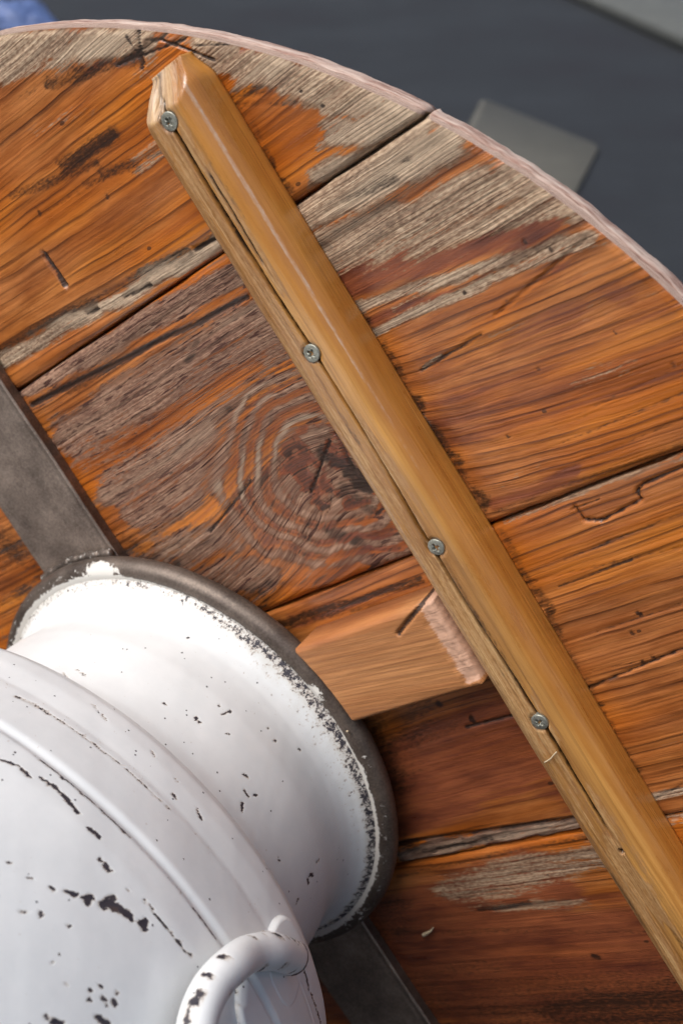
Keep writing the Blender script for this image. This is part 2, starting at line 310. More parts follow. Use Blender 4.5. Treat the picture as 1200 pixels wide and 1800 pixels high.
# wear and painted shade of the wood in table millimetres: (kind, x0, y0, x1, y1, half width, amount); W weathered, R red stain, D dark, both also carrying shade
STAINS_SHADE = [
('W',133.9,303.1,196.9,271.4,8.12,1),
('W',129.1,298.5,159.6,285.4,5.79,0.8),
('W',217.4,253.5,251.3,221.3,9.11,1),
('W',251.3,221.3,285.6,187.8,7.03,1),
('W',226.8,242.3,261.7,205.6,6.91,0.9),
('W',245.3,206.0,283.0,191.4,6.78,0.95),
('W',229.7,192.9,276.4,189.3,6.91,0.95),
('W',238.9,205.1,254.4,203.1,3.82,0.7),
('W',31.8,207.3,179.3,197.0,4.82,0.95),
('W',165.5,237.0,202.8,240.2,5.01,0.55),
('W',188.7,262.4,210.3,256.5,5.83,0.5),
('W',127.3,273.0,158.8,265.2,2.92,0.45),
('D',147.8,281.4,189.9,267.5,3.21,0.65),
('D',130.4,256.0,162.2,253.1,4.23,0.75),
('D',96.5,259.7,145.4,247.3,2.41,0.55),
('D',135.0,244.5,182.5,236.2,1.88,0.5),
('D',173.7,245.9,198.3,242.7,2.42,0.4),
('D',118.2,288.4,138.7,284.2,2.1,0.4),
('D',100.5,246.9,154.2,240.6,1.52,0.4),
('D',146.7,244.6,163.1,238.3,3.0,0.5),
('D',154.9,284.6,164.8,279.2,1.65,0.4),
('D',181.5,270.6,213.4,261.9,0.5,1),
('D',197.6,274.4,189.8,263.6,0.62,1),
('D',180.5,270.7,207.4,267.4,0.43,1),
('D',204.3,266.9,219.8,249.6,0.5,0.9),
('D',191.8,276.4,192.3,264.5,0.52,0.8),
('D',215.0,258.3,228.2,250.8,0.38,0.8),
('D',198.7,270.4,208.3,265.5,0.39,0.7),
('D',217.9,237.3,232.1,230.2,2.33,0.6),
('D',246.9,215.5,252.8,208.4,1.64,0.4),
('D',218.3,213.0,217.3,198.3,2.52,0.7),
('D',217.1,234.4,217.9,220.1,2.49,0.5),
('D',220.7,231.2,239.8,221.3,1.17,0.5),
('D',94.1,233.0,94.9,217.8,1.36,1.2),
('D',164.9,200.2,178.0,198.6,1.07,1.2),
('D',95.0,203.3,102.6,202.5,0.82,1.1),
('D',118.4,200.2,134.9,198.4,0.68,0.9),
('D',37.8,213.0,162.2,201.1,2.54,0.6),
('D',244.0,223.4,244.1,223.1,0.67,1),
('D',248.6,215.2,248.7,214.9,0.66,1),
('D',142.0,235.7,142.1,235.4,1.16,0.8),
('D',105.4,247.5,105.3,247.1,1.32,0.9),
('D',217.8,208.6,217.8,208.1,1.26,1),
('R',145.0,290.4,189.2,266.8,4.52,0.5),
('W',216.2,187.1,284.2,182.2,8.91,1),
('W',215.5,174.4,309.2,158.0,7.74,1),
('W',205.7,169.6,314.1,143.9,5.9,0.8),
('W',215.4,150.3,311.6,132.2,2.77,0.9),
('W',212.8,138.7,270.6,135.1,2.24,0.95),
('W',270.6,135.1,310.3,130.1,2.1,0.85),
('W',229.9,142.2,259.7,142.0,1.61,0.6),
('W',228.8,118.5,238.1,119.9,1.04,0.8),
('W',194.9,147.4,219.1,147.3,1.48,0.6),
('W',295.3,158.1,307.8,140.9,5.12,0.8),
('R',206.8,162.9,299.3,142.1,6.0,0.95),
('R',241.4,154.4,284.9,141.8,3.98,0.8),
('R',234.8,104.9,289.5,110.8,10.05,0.45),
('R',224.6,60.2,260.7,59.0,4.38,0.7),
('R',294.2,126.2,313.2,108.3,4.83,0.45),
('R',211.4,144.8,255.6,135.9,3.34,0.7),
('D',217.5,177.0,256.2,175.5,1.79,0.5),
('D',235.2,184.9,260.0,180.8,2.33,0.5),
('D',261.2,186.2,267.5,183.8,1.53,0.5),
('D',289.2,141.0,289.3,140.4,0.84,1),
('D',296.0,134.5,296.2,134.0,0.82,1),
('D',259.3,135.5,259.4,135.2,0.69,1),
('D',244.7,82.2,245.0,81.8,0.98,1),
('D',269.7,99.7,269.7,99.5,1.15,0.8),
('D',271.8,125.7,272.0,125.6,0.82,0.8),
('D',226.8,117.7,256.6,119.6,0.37,0.9),
('D',265.4,123.2,309.1,131.7,0.38,0.6),
('D',216.8,176.1,224.6,162.7,2.41,0.35),
('D',288.0,146.8,306.8,139.3,1.9,0.35),
('D',308.2,103.6,321.3,103.4,2.26,0.35),
('D',301.5,99.7,301.7,99.3,0.62,0.8),
('D',313.6,82.1,313.9,81.7,0.82,0.8),
('W',282.0,90.4,304.8,86.0,4.85,0.42),
('W',233.5,127.3,269.0,116.9,3.36,0.25),
('D',222.6,57.1,303.4,55.6,1.06,0.5),
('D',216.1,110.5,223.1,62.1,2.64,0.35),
('D',270.3,79.1,317.1,80.5,0.59,0.4),
('D',255.9,71.9,312.2,71.7,0.61,0.5),
('D',254.2,77.4,304.4,77.3,0.51,0.4),
('D',255.1,62.4,307.7,63.5,0.61,0.45),
('W',231.5,66.6,253.4,67.9,1.28,0.5),
('D',216.3,159.6,217.1,144.6,3.61,0.5),  # from here down the batten's right base its soft shadow is painted in
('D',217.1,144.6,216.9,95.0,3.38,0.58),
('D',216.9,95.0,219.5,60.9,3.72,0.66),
('R',201.9,98.6,312.3,91.4,18.8,0.45),
('W',35.1,192.3,179.4,182.9,5.57,1),
('D',34.1,184.5,175.3,173.8,1.4,1),
('W',42.8,163.2,180.4,161.7,14.11,0.84),
('W',49.4,133.1,163.1,135.7,14.47,0.82),
('W',52.8,118.0,119.2,120.9,12.47,0.82),
('W',58.3,95.9,126.5,89.6,11.48,0.8),
('W',101.1,130.9,150.0,127.9,14.45,0.84),
('W',185.2,159.5,168.4,146.6,9.75,0.75),
('W',25.2,97.6,99.5,69.6,12.14,0.75),
('Y',26.3,160.6,189.9,157.3,16.56,1),
('Y',38.6,131.0,165.6,134.7,18.19,1),
('Y',40.9,105.0,143.2,97.5,18.06,1),
('Y',11.3,92.5,168.9,52.0,14.11,1),
('Y',169.0,130.6,181.0,77.8,27.3,0.75),
('D',59.6,180.2,115.8,178.2,1.44,0.7),
('D',134.9,139.6,168.4,146.6,1.82,0.4),
('D',98.0,140.8,134.9,139.6,1.91,0.4),
('D',129.7,163.8,141.7,169.2,1.94,0.6),
('W',156.4,135.9,132.0,118.7,3.52,0.95),
('W',132.0,118.7,125.5,92.8,4.42,0.9),
('W',120.1,86.1,132.6,65.8,5.95,0.7),
('W',160.9,63.2,169.7,53.2,3.6,0.8),
('W',146.1,65.5,162.2,51.5,2.39,0.7),
('W',128.0,131.4,119.1,89.4,14.65,0.72),
('R',167.5,107.2,181.2,91.1,7.37,1),
('D',148.7,139.2,117.6,110.1,1.6,0.5),
('D',155.8,130.8,127.0,103.7,1.31,0.45),
('D',128.0,131.4,109.3,104.6,1.47,0.4),
('D',167.2,104.6,175.7,87.9,4.72,0.85),
('D',164.1,89.6,170.4,76.3,4.23,0.55),
('D',145.8,74.1,159.1,65.2,3.44,0.7),
('R',140.4,76.0,168.6,60.5,5.03,0.9),
('D',178.7,92.1,176.6,84.8,3.34,0.7),
('D',148.5,93.3,172.3,109.3,0.53,1.1),
('D',87.1,96.4,124.1,109.0,0.54,1),
('D',177.1,111.3,175.0,93.5,0.52,0.8),
('D',172.1,74.3,179.4,75.7,0.45,0.9),
('D',17.2,98.7,89.8,57.6,11.23,0.55),
('D',35.3,108.6,51.9,88.7,7.45,0.5),
('D',-38.6,141.3,-25.0,114.6,11.64,0.5),
('D',-45.2,135.1,-53.9,96.3,12.15,0.4),
('D',72.7,112.2,99.5,69.6,4.96,0.35),
('W',37.6,91.9,103.3,74.3,7.46,0.45),
('D',101.6,62.9,167.3,49.8,3.17,0.4),
('D',65.8,177.6,93.4,179.9,1.21,0.5),
('W',190.6,141.8,192.1,110.4,1.67,0.2),
('D',78.7,46.2,174.3,41.9,2.06,0.8),
('D',94.1,44.0,175.4,34.6,2.1,0.5),
('R',102.0,44.6,172.7,39.6,4.63,0.5),
('R',72.8,-52.9,170.7,-37.1,26.57,0.95),  # red-brown wood, deepened by painted shade below the cleat
('R',165.8,-44.8,201.1,-81.7,20.13,0.55),
('D',103.4,-20.8,149.0,-22.8,4.43,0.4),
('D',108.1,-9.4,75.3,-80.2,10.91,0.45),  # can's shadow beside the rim, painted as a dark band
('D',153.1,-26.2,177.5,-26.5,0.65,0.9),
('D',157.5,-23.5,157.7,-24.1,2.0,1),
('D',145.8,-12.4,146.2,-12.8,1.34,0.8),
('D',253.7,47.5,254.3,41.8,0.49,1.1),
('D',254.3,41.8,260.9,39.4,0.47,1.1),
('D',260.9,39.4,278.3,41.5,0.42,1.1),
('D',278.3,41.5,279.0,45.5,0.52,1.1),
('D',279.0,45.5,282.4,46.6,0.4,1.1),
('D',282.4,46.6,298.8,47.3,0.45,1.1),
('D',252.0,47.3,263.6,47.4,0.39,0.9),
('W',222.2,52.1,301.1,51.4,1.49,0.55),
('D',184.4,-1.8,202.0,-15.1,0.59,0.3),
('D',216.4,-23.2,263.0,-17.8,0.41,0.9),
('D',222.9,-16.8,245.6,-18.0,0.43,0.6),
('D',211.5,26.9,283.9,20.2,0.46,0.5),
('D',254.5,1.1,254.8,0.8,1.32,1),
('D',247.0,-5.8,247.3,-6.2,1.35,1),
('D',249.1,-17.6,249.4,-18.0,1.09,0.9),
('D',244.6,-19.0,244.9,-19.3,0.83,0.9),
('D',234.6,-1.6,272.5,-0.5,0.45,0.6),
('D',237.8,29.9,290.5,32.2,0.43,0.6),
('D',229.7,21.0,263.1,21.3,0.36,0.7),
('D',219.4,47.9,219.1,12.5,2.93,0.55),  # batten's shadow painted on along this plank too
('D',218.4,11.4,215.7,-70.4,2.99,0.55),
('W',216.2,-76.7,231.0,-75.9,2.27,0.9),
('D',210.7,-79.3,232.3,-73.4,0.7,0.6),
('W',77.5,-82.2,180.7,-83.0,5.51,0.9),
('Y',73.6,-82.6,182.3,-82.7,7.54,1),
('D',79.1,-82.5,178.7,-83.9,4.36,0.42),
('D',75.3,-75.1,176.7,-79.9,1.47,0.7),
('D',66.8,-92.3,177.1,-89.0,1.73,0.6),
('D',88.2,-82.4,128.5,-83.1,0.89,0.7),
('W',90.7,-104.5,179.3,-99.9,10.35,0.72),
('W',94.6,-114.2,157.0,-122.6,4.5,0.6),
('D',-28.6,-145.5,53.5,-111.1,14.24,0.5),  # broad dark strokes paint the shade below the can
('R',-12.7,-147.1,186.0,-157.5,41.29,1.0),  # red-brown of the lower plank, with its shade painted into the colour
('R',22.8,-121.3,139.8,-110.5,21.29,1.0),
('D',-7.6,-162.9,171.6,-173.4,24.44,0.5),  # shade low on the plank, painted dark
('D',99.9,-45.5,135.9,-13.5,10.21,0.4),  # more painted shade on the boards right of the can
('D',44.3,-124.0,181.0,-141.4,2.64,0.4),
('D',111.0,-183.3,170.3,-186.1,14.57,0.45),
('D',99.3,-117.6,129.4,-117.0,1.51,0.7),
('D',145.3,-149.8,146.4,-150.6,1.9,0.8),
('D',55.8,-118.4,150.4,-118.4,1.23,0.4),
('W',214.0,-90.0,223.7,-89.1,4.04,0.5),
]
PITS = [
(94.1,233.0,94.9,217.8,1.36,1.6),
(164.9,200.2,178.0,198.6,1.07,2.2),
(95.0,203.3,102.6,202.5,0.82,1.5),
(118.4,200.2,134.9,198.4,0.68,1.2),
(181.5,270.6,213.4,261.9,0.39,0.6),
(197.6,274.4,189.8,263.6,0.52,0.6),
(204.3,266.9,219.8,249.6,0.42,0.6),
(180.5,270.7,207.4,267.4,0.39,0.5),
(148.5,93.3,172.3,109.3,0.48,1.0),
(87.1,96.4,124.1,109.0,0.49,1.0),
(253.7,47.5,254.3,41.8,0.49,1.2),
(254.3,41.8,260.9,39.4,0.47,1.2),
(260.9,39.4,278.3,41.5,0.42,1.2),
(278.3,41.5,279.0,45.5,0.44,1.2),
(279.0,45.5,282.4,46.6,0.4,1.2),
(282.4,46.6,298.8,47.3,0.41,1.2),
(216.4,-23.2,263.0,-17.8,0.46,0.8),
(226.8,117.7,256.6,119.6,0.41,0.7),
(265.4,123.2,309.1,131.7,0.38,0.7),
(34.1,184.5,175.3,173.8,0.94,1.0),
(153.1,-26.2,177.5,-26.5,0.52,0.8),
(75.3,-75.1,176.7,-79.9,1.17,1.4),
(177.1,111.3,175.0,93.5,0.57,0.8),
]
ROUGH = [
(31.8,207.3,179.3,197.0,5.52,1.6),
(81.8,-81.3,180.7,-83.0,4.65,2.4),
(186.4,263.7,211.0,257.3,5.83,0.5),
(139.6,101.7,167.9,77.2,17.57,0.5),
(63.5,193.2,175.0,179.6,6.92,0.5),
]
CHIPS = [
([(35.85,169.8),(34.01,167.9),(31.63,168.4)],0.48,1.20),
([(30.61,166.1),(29.01,165.0),(26.49,165.8),(24.44,167.2)],0.74,1.20),
([(22.18,168.9),(21.21,168.7),(20.44,168.7)],0.73,1.20),
([(18.80,175.1),(18.75,174.6)],0.63,1.10),
([(17.81,175.3),(16.91,175.1)],0.81,1.20),
([(25.55,199.2),(25.47,199.0)],0.51,1.10),
([(22.82,198.3),(22.69,198.1)],0.51,1.10),
([(20.36,195.3),(20.18,195.0)],0.52,1.10),
([(18.97,192.9),(17.75,191.0)],0.87,1.20),
([(16.57,189.5),(16.41,187.8)],1.40,1.20),
([(14.84,186.8),(14.46,181.6)],1.40,1.20),
([(14.19,184.1),(12.92,182.9),(11.50,181.8)],1.41,1.20),
([(10.00,180.6),(9.87,178.3),(9.39,180.6)],1.07,1.20),
([(11.37,173.5),(9.26,173.6),(6.51,173.8),(4.16,174.2),(2.57,172.8)],0.40,1.20),
([(19.36,204.6),(19.06,205.0)],0.85,1.10),
([(20.87,208.5),(20.35,206.8)],0.50,0.90),
([(16.26,200.6),(16.08,200.6)],0.51,1.00),
([(14.91,213.3),(14.78,213.1)],0.50,1.00),
([(12.31,214.9),(12.23,214.8)],0.50,1.00),
([(9.87,209.7),(9.69,209.6)],0.50,1.00),
([(9.44,206.5),(9.10,206.7)],0.51,1.10),
([(8.21,208.3),(7.54,208.7)],0.67,1.10),
([(7.13,206.3),(6.70,206.4)],0.67,1.10),
([(7.59,214.0),(6.11,212.6)],0.83,1.20),
([(9.52,212.2),(9.21,211.8)],0.50,1.00),
([(10.81,225.2),(10.18,224.5)],1.13,1.20),
([(11.85,226.0),(11.49,226.1)],0.64,1.10),
([(7.50,203.8),(7.32,203.8)],0.51,1.00),
([(33.61,159.2),(28.67,159.3),(24.60,159.4),(20.43,159.1),(17.83,159.2)],0.34,1.15),
([(5.75,159.0),(0.69,158.9)],0.41,1.10),
([(15.92,158.8),(5.75,159.0)],0.15,0.65),
([(43.61,138.2),(40.95,137.0),(37.99,136.8)],1.00,0.62),
([(37.99,136.8),(32.10,136.4),(26.59,136.0)],0.52,0.62),
([(19.09,135.5),(16.56,135.4)],0.39,0.60),
([(58.70,80.0),(39.72,114.7)],0.47,0.70),
([(35.65,119.0),(32.00,122.2)],0.41,0.60),
([(26.72,135.4),(18.11,135.9)],0.24,0.60),
([(-14.12,75.9),(-14.82,75.9)],0.46,1.00),
([(-26.26,60.9),(-27.70,59.2)],0.84,1.10),
([(-26.46,63.4),(-28.03,62.8)],0.60,1.00),
([(-29.01,74.3),(-28.40,72.0)],0.57,1.00),
([(-25.60,54.2),(-25.80,52.8)],0.61,0.90),
([(13.76,175.6),(13.67,175.6)],0.36,1.00),
([(23.70,66.4),(23.32,66.4)],0.46,1.00),
([(33.16,70.0),(32.86,69.9)],0.70,1.10),
([(25.15,65.9),(24.86,65.8)],0.70,1.10),
([(42.18,30.0),(41.84,30.0)],0.49,1.00),
([(23.18,52.7),(22.98,52.7)],0.47,1.00),
([(7.36,68.2),(6.37,67.6)],0.69,1.10),
([(2.09,69.9),(1.79,69.6)],0.69,1.10),
([(3.22,78.0),(2.03,79.8)],0.68,1.10),
([(6.85,43.1),(6.64,43.0)],0.72,1.10),
([(0.51,34.3),(0.05,34.1)],0.73,1.10),
([(10.55,41.6),(10.35,41.6)],0.48,1.00),
([(21.13,55.3),(20.22,50.8)],0.47,0.80),
([(16.93,60.6),(16.64,60.4)],0.58,1.00),
([(13.38,124.5),(11.86,126.8)],0.40,0.90),
([(17.45,128.5),(16.71,129.0)],0.40,0.90),
([(4.68,73.0),(3.12,73.3)],0.57,0.90),
([(-15.32,125.1),(-18.41,123.5),(-21.07,124.8)],0.54,1.10),
([(-22.00,124.0),(-25.82,123.3),(-29.43,122.2)],0.46,1.00),
([(56.65,75.1),(53.07,77.2)],0.42,0.80),
([(23.88,119.9),(22.86,120.8)],0.41,0.80),
([(18.84,121.7),(18.14,122.2)],0.36,0.80),
]

# ------------------------------------------------------------------ materials
M_PLANK = wood('stained_pine', [(0.20, 0.048, 0.007), (0.46, 0.122, 0.011), (0.63, 0.20, 0.02), (0.74, 0.30, 0.05)],
               (0.52, 0.40, 0.28), [(0.095, 0.056, 0.035), (0.29, 0.185, 0.115), (0.54, 0.40, 0.27)],
               [(0.085, 0.022, 0.016), (0.31, 0.085, 0.035)], (0.045, 0.010, 0.003), rough=(0.33, 0.8), line_amt=0.85, wbrown=[(0.095, 0.044, 0.030), (0.21, 0.108, 0.068), (0.36, 0.215, 0.14)], brown=[(0.24, 0.078, 0.024), (0.48, 0.19, 0.066)])
M_EDGE = raw_edge('raw_sawn_edge')
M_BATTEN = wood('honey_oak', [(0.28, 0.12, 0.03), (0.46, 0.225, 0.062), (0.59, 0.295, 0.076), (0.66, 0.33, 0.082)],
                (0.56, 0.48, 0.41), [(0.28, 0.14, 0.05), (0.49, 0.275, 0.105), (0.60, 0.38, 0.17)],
                [(0.36, 0.13, 0.02), (0.50, 0.21, 0.035)], (0.12, 0.05, 0.012), rough=(0.30, 0.55), line_amt=0.35, edge_k=0.45, coat=0.7, ring_k=260.0, bare_glint_k=(0.35, 0.22, 0.9))
M_BLOCK = wood('plain_pine', [(0.36, 0.145, 0.045), (0.45, 0.19, 0.065), (0.52, 0.235, 0.085), (0.56, 0.28, 0.11)],
               (0.56, 0.33, 0.22), [(0.22, 0.12, 0.07), (0.33, 0.19, 0.11), (0.42, 0.27, 0.17)],
               [(0.30, 0.10, 0.03), (0.45, 0.17, 0.05)], (0.17, 0.07, 0.03), rough=(0.6, 0.8), line_amt=0.45)

def painted_steel():
    t = NT('chipped_white_paint')
    ch, nd = t.attr('chip', 'Fac')
    tc = t.n('ShaderNodeTexCoord').outputs['Object']
    n1 = t.noise(tc, 420.0, 4.0, 0.65); n2 = t.noise(tc, 1300.0, 3.0, 0.6); n3 = t.noise(tc, 30.0, 4.0, 0.6); n4 = t.noise(tc, 150.0, 3.0, 0.6)
    k = t.math('ADD', t.math('MULTIPLY', t.math('SUBTRACT', n1, 0.5), 1.3), t.math('MULTIPLY', t.math('SUBTRACT', n2, 0.5), 0.9))
    vor = t.n('ShaderNodeTexVoronoi'); t.put(vor.inputs['Vector'], tc); vor.inputs['Scale'].default_value = 170.0
    wht = t.n('ShaderNodeTexWhiteNoise'); t.put(wht.inputs[0], vor.outputs['Position'])
    dots = t.math('MULTIPLY', t.math('LESS_THAN', t.math('ADD', vor.outputs['Distance'], t.math('MULTIPLY', n2, 0.08)), 0.125), t.math('GREATER_THAN', wht.outputs[0], 0.93))
    vor2 = t.n('ShaderNodeTexVoronoi'); t.put(vor2.inputs['Vector'], tc); vor2.inputs['Scale'].default_value = 420.0
    wh2 = t.n('ShaderNodeTexWhiteNoise'); t.put(wh2.inputs[0], vor2.outputs['Position'])
    d2 = t.math('MULTIPLY', t.math('LESS_THAN', vor2.outputs['Distance'], 0.17), t.math('GREATER_THAN', t.math('ADD', wh2.outputs[0], t.math('MULTIPLY', t.math('SUBTRACT', n3, 0.5), 0.25)), 0.96))
    dots = t.math('MAXIMUM', dots, d2)
    m = t.math('MAXIMUM', t.step(t.math('ADD', t.math('MULTIPLY', ch, 0.82), t.math('MULTIPLY', k, 1.05)), 0.46, 0.54), t.math('MULTIPLY', dots, 0.9))
    paint = t.ramp(n3, [(0.35, (0.71, 0.735, 0.74)), (0.6, (0.78, 0.80, 0.80))])
    grime = t.math('MULTIPLY', t.step(t.math('ADD', ch, t.math('MULTIPLY', t.math('SUBTRACT', n4, 0.5), 0.5)), 0.12, 0.5), 0.35)
    paint = t.mix(grime, paint, (0.50, 0.45, 0.37))
    steel = t.ramp(n4, [(0.35, (0.024, 0.022, 0.032)), (0.6, (0.045, 0.040, 0.050)), (0.75, (0.10, 0.07, 0.055))])
    halo = t.step(t.math('ADD', t.math('MULTIPLY', ch, 0.82), t.math('MULTIPLY', k, 1.05)), 0.30, 0.46)
    paint = t.mix(t.math('MULTIPLY', halo, 0.5), paint, (0.42, 0.31, 0.22))
    col = t.mix(m, paint, steel)
    h = t.math('SUBTRACT', t.math('ADD', t.math('MULTIPLY', t.noise(tc, 150.0, 1.0), 0.22), t.math('MULTIPLY', t.noise(tc, 420.0, 1.0), 0.12)), ch)
    return t.set(Base_Color=col, Roughness=t.math('ADD', 0.36, t.math('MULTIPLY', m, 0.2)), Normal=t.bump(h, 0.45, 0.0005))

def bare_steel(name, paint=False, dark=1.0):
    t = NT(name)
    tc = t.n('ShaderNodeTexCoord').outputs['Object']
    n1 = t.noise(tc, 60.0, 5.0, 0.6); n2 = t.noise(tc, 900.0, 3.0, 0.65); n3 = t.noise(tc, 9.0, 2.0)
    v = t.math('ADD', t.math('MULTIPLY', n1, 0.45), t.math('ADD', t.math('MULTIPLY', n2, 0.35), t.math('MULTIPLY', n3, 0.2)))
    d = dark
    col = t.ramp(v, [(0.34, (0.058 * d, 0.043 * d, 0.036 * d)), (0.5, (0.145 * d, 0.115 * d, 0.095 * d)), (0.66, (0.25 * d, 0.20 * d, 0.165 * d))])
    met, rg, h = 0.55, t.math('ADD', 0.36, t.math('MULTIPLY', n1, 0.22)), v
    if paint:
        ch, nd = t.attr('chip', 'Fac')
        k = t.math('ADD', t.math('MULTIPLY', t.math('SUBTRACT', t.noise(tc, 330.0, 4.0, 0.65), 0.5), 1.5), t.math('MULTIPLY', t.math('SUBTRACT', n2, 0.5), 1.0))
        m = t.step(t.math('ADD', ch, t.math('MULTIPLY', k, 0.8)), 0.46, 0.56)
        col = t.mix(m, col, (0.72, 0.70, 0.65))
        met = t.math('SUBTRACT', 0.55, t.math('MULTIPLY', m, 0.55))
        h = t.math('ADD', t.math('MULTIPLY', v, 0.5), m)
    return t.set(Base_Color=col, Metallic=met, Roughness=rg, Normal=t.bump(h, 0.4, 0.0005))

M_PAINT = painted_steel()
M_STEEL = bare_steel('brushed_dark_steel', False, 1.7)
M_RIM = bare_steel('worn_brown_steel', True, 0.85)

def zinc():
    t = NT('dull_zinc')
    tc = t.n('ShaderNodeTexCoord').outputs['Object']
    n1 = t.noise(tc, 900.0, 4.0, 0.6)
    col = t.ramp(n1, [(0.35, (0.22, 0.22, 0.18)), (0.6, (0.38, 0.385, 0.33))])
    return t.set(Base_Color=col, Metallic=0.6, Roughness=0.42, Normal=t.bump(n1, 0.3, 0.0003))
M_ZINC = zinc()

# ------------------------------------------------------------------ the setting
def floor_material():
    t = NT('dark_slate_concrete')
    tc = t.n('ShaderNodeTexCoord').outputs['Object']
    n1 = t.noise(tc, 1.6, 4.0, 0.6); n2 = t.noise(tc, 11.0, 5.0, 0.6); n3 = t.noise(tc, 180.0, 4.0, 0.6)
    v = t.math('ADD', t.math('MULTIPLY', n1, 0.6), t.math('ADD', t.math('MULTIPLY', n2, 0.25), t.math('MULTIPLY', n3, 0.15)))
    col = t.ramp(v, [(0.36, (0.009, 0.008, 0.011)), (0.5, (0.0115, 0.0135, 0.0165)), (0.64, (0.018, 0.021, 0.025))])
    return t.set(Base_Color=col, Roughness=0.75, Normal=t.bump(n3, 0.4, 0.002))

def stone_material(name, c0, c1, rough=0.8):
    t = NT(name)
    tc = t.n('ShaderNodeTexCoord').outputs['Object']
    n1 = t.noise(tc, 14.0, 5.0, 0.6); n2 = t.noise(tc, 220.0, 4.0, 0.6)
    v = t.math('ADD', t.math('MULTIPLY', n1, 0.6), t.math('MULTIPLY', n2, 0.4))
    return t.set(Base_Color=t.ramp(v, [(0.35, c0), (0.65, c1)]), Roughness=rough, Normal=t.bump(n2, 0.5, 0.002))

bm = bmesh.new()
bmesh.ops.create_grid(bm, x_segments=24, y_segments=24, size=40)
floor = link('floor', bm_mesh('floor', bm), [floor_material()])
tag(floor, kind='structure')

def on_floor(px, py, z=0.0):
    """where a spot of the photograph (1200 x 1800) lies on the floor"""
    d = Wm @ np.array([(px - 600) / 2300.33, (py - 900) / 2300.33, 1.0])
    return CAM + d * ((z - CAM[2]) / d[2])

def rounded_slab(name, pts, thick, rad, mat, segs=6):
    """prism over the corner points (z = 0 up to thick) with rounded corners and a soft top arris"""
    P = [np.array(p[:2]) for p in pts]; n = len(P); ring = []
    for i in range(n):
        p0, p1, p2 = P[i - 1], P[i], P[(i + 1) % n]
        a_ = (p0 - p1) / np.linalg.norm(p0 - p1); b_ = (p2 - p1) / np.linalg.norm(p2 - p1)
        q0, q1 = p1 + a_ * rad, p1 + b_ * rad
        for k in range(segs + 1):
            s = k / segs
            ring.append((1 - s) ** 2 * q0 + 2 * s * (1 - s) * p1 + s * s * q1)
    ring = np.array(ring); c = ring.mean(0); m = len(ring)
    ch = min(thick * 0.25, 0.01)
    V = [np.c_[ring, np.zeros(m)], np.c_[ring, np.full(m, thick - ch)], np.c_[ring + (c - ring) / np.linalg.norm(c - ring, axis=1)[:, None] * ch, np.full(m, thick)]]
    V = np.concatenate(V); base = np.r_[c, 0.0]; V = V - base
    F = [grid_faces(3, m, True), (np.arange(m) + 2 * m)[None, :], np.arange(m)[::-1][None, :]]
    me = mesh_np(name, V, F)
    b2 = bmesh.new(); b2.from_mesh(me); bmesh.ops.recalc_face_normals(b2, faces=b2.faces); b2.to_mesh(me); b2.free()
    o = link(name, me, [mat], None, False); o.location = (base[0], base[1], 0.001)
    return o

M_PAVER = stone_material('grey_green_stone', (0.078, 0.075, 0.062), (0.10, 0.096, 0.08))
M_KERB = stone_material('pale_concrete', (0.15, 0.16, 0.152), (0.20, 0.215, 0.205))
q = [on_floor(846, 178), on_floor(1053, 262), on_floor(985, 395), on_floor(770, 330)]
pv = rounded_slab('paving_slab', q, 0.008, 0.05, M_PAVER)
tag(pv, 'grey-green stone slab with rounded corners lying on the dark floor behind the tabletop', 'slab')
k0, k1 = on_floor(1000, 0), on_floor(1200, 92)
kd = (k1 - k0) / np.linalg.norm((k1 - k0)[:2]); kn = np.array([-kd[1], kd[0], 0.0])
if kn[1] < 0: kn = -kn
ka, kb = k0 - kd * 14.0, k1 + kd * 10.0
kb2 = rounded_slab('kerb', [ka, kb, kb + kn * 0.55, ka + kn * 0.55], 0.05, 0.01, stone_material('grey_concrete', (0.075, 0.079, 0.075), (0.10, 0.107, 0.10)))
tag(kb2, kind='structure')
pa = rounded_slab('pavement', [ka + kn * 0.551, kb + kn * 0.551, kb + kn * 9, ka + kn * 9], 0.09, 0.01, M_KERB)
tag(pa, kind='structure')

def tarp():
    c = on_floor(-5, 42); n = 46
    u, v = np.meshgrid(np.linspace(-1, 1, n), np.linspace(-1, 1, n))
    x = u * 0.24; y = v * 0.2
    z = 0.075 * np.clip(1 - u ** 4, 0, 1) * np.clip(1 - v ** 4, 0, 1) * (0.5 + fbm(u * 3 + 9, v * 3 + 9, 5)) + 0.01 * vnoise(u * 9 + 20, v * 9 + 20, 3)
    z = z * np.clip((1 - np.maximum(abs(u), abs(v))) * 8, 0, 1)
    V = np.c_[x.ravel(), y.ravel(), z.ravel()]
    Vb = V.copy(); Vb[:, 2] = 0
    per = np.r_[np.arange(n), np.arange(1, n) * n + n - 1, (n - 1) * n + np.arange(n - 2, -1, -1), np.arange(n - 2, 0, -1) * n]
    m = len(per); nv = n * n
    sd = np.stack([per, np.roll(per, -1), np.roll(per, -1) + nv, per + nv], -1)
    me = mesh_np('folded_tarp', np.r_[V, Vb], [grid_faces(n, n), grid_faces(n, n)[:, ::-1] + nv, sd[:, ::-1]])
    t = NT('blue_tarp')
    n1 = t.noise(t.n('ShaderNodeTexCoord').outputs['Object'], 30.0)
    m_ = t.set(Base_Color=t.ramp(n1, [(0.35, (0.07, 0.11, 0.25)), (0.65, (0.11, 0.17, 0.36))]), Roughness=0.5)
    o = link('folded_tarp', me, [m_]); o.location = (c[0], c[1], 0.002); o.rotation_euler.z = 0.3
    return tag(o, 'blue folded tarp lying on the dark floor far behind', 'tarp')
tarp()
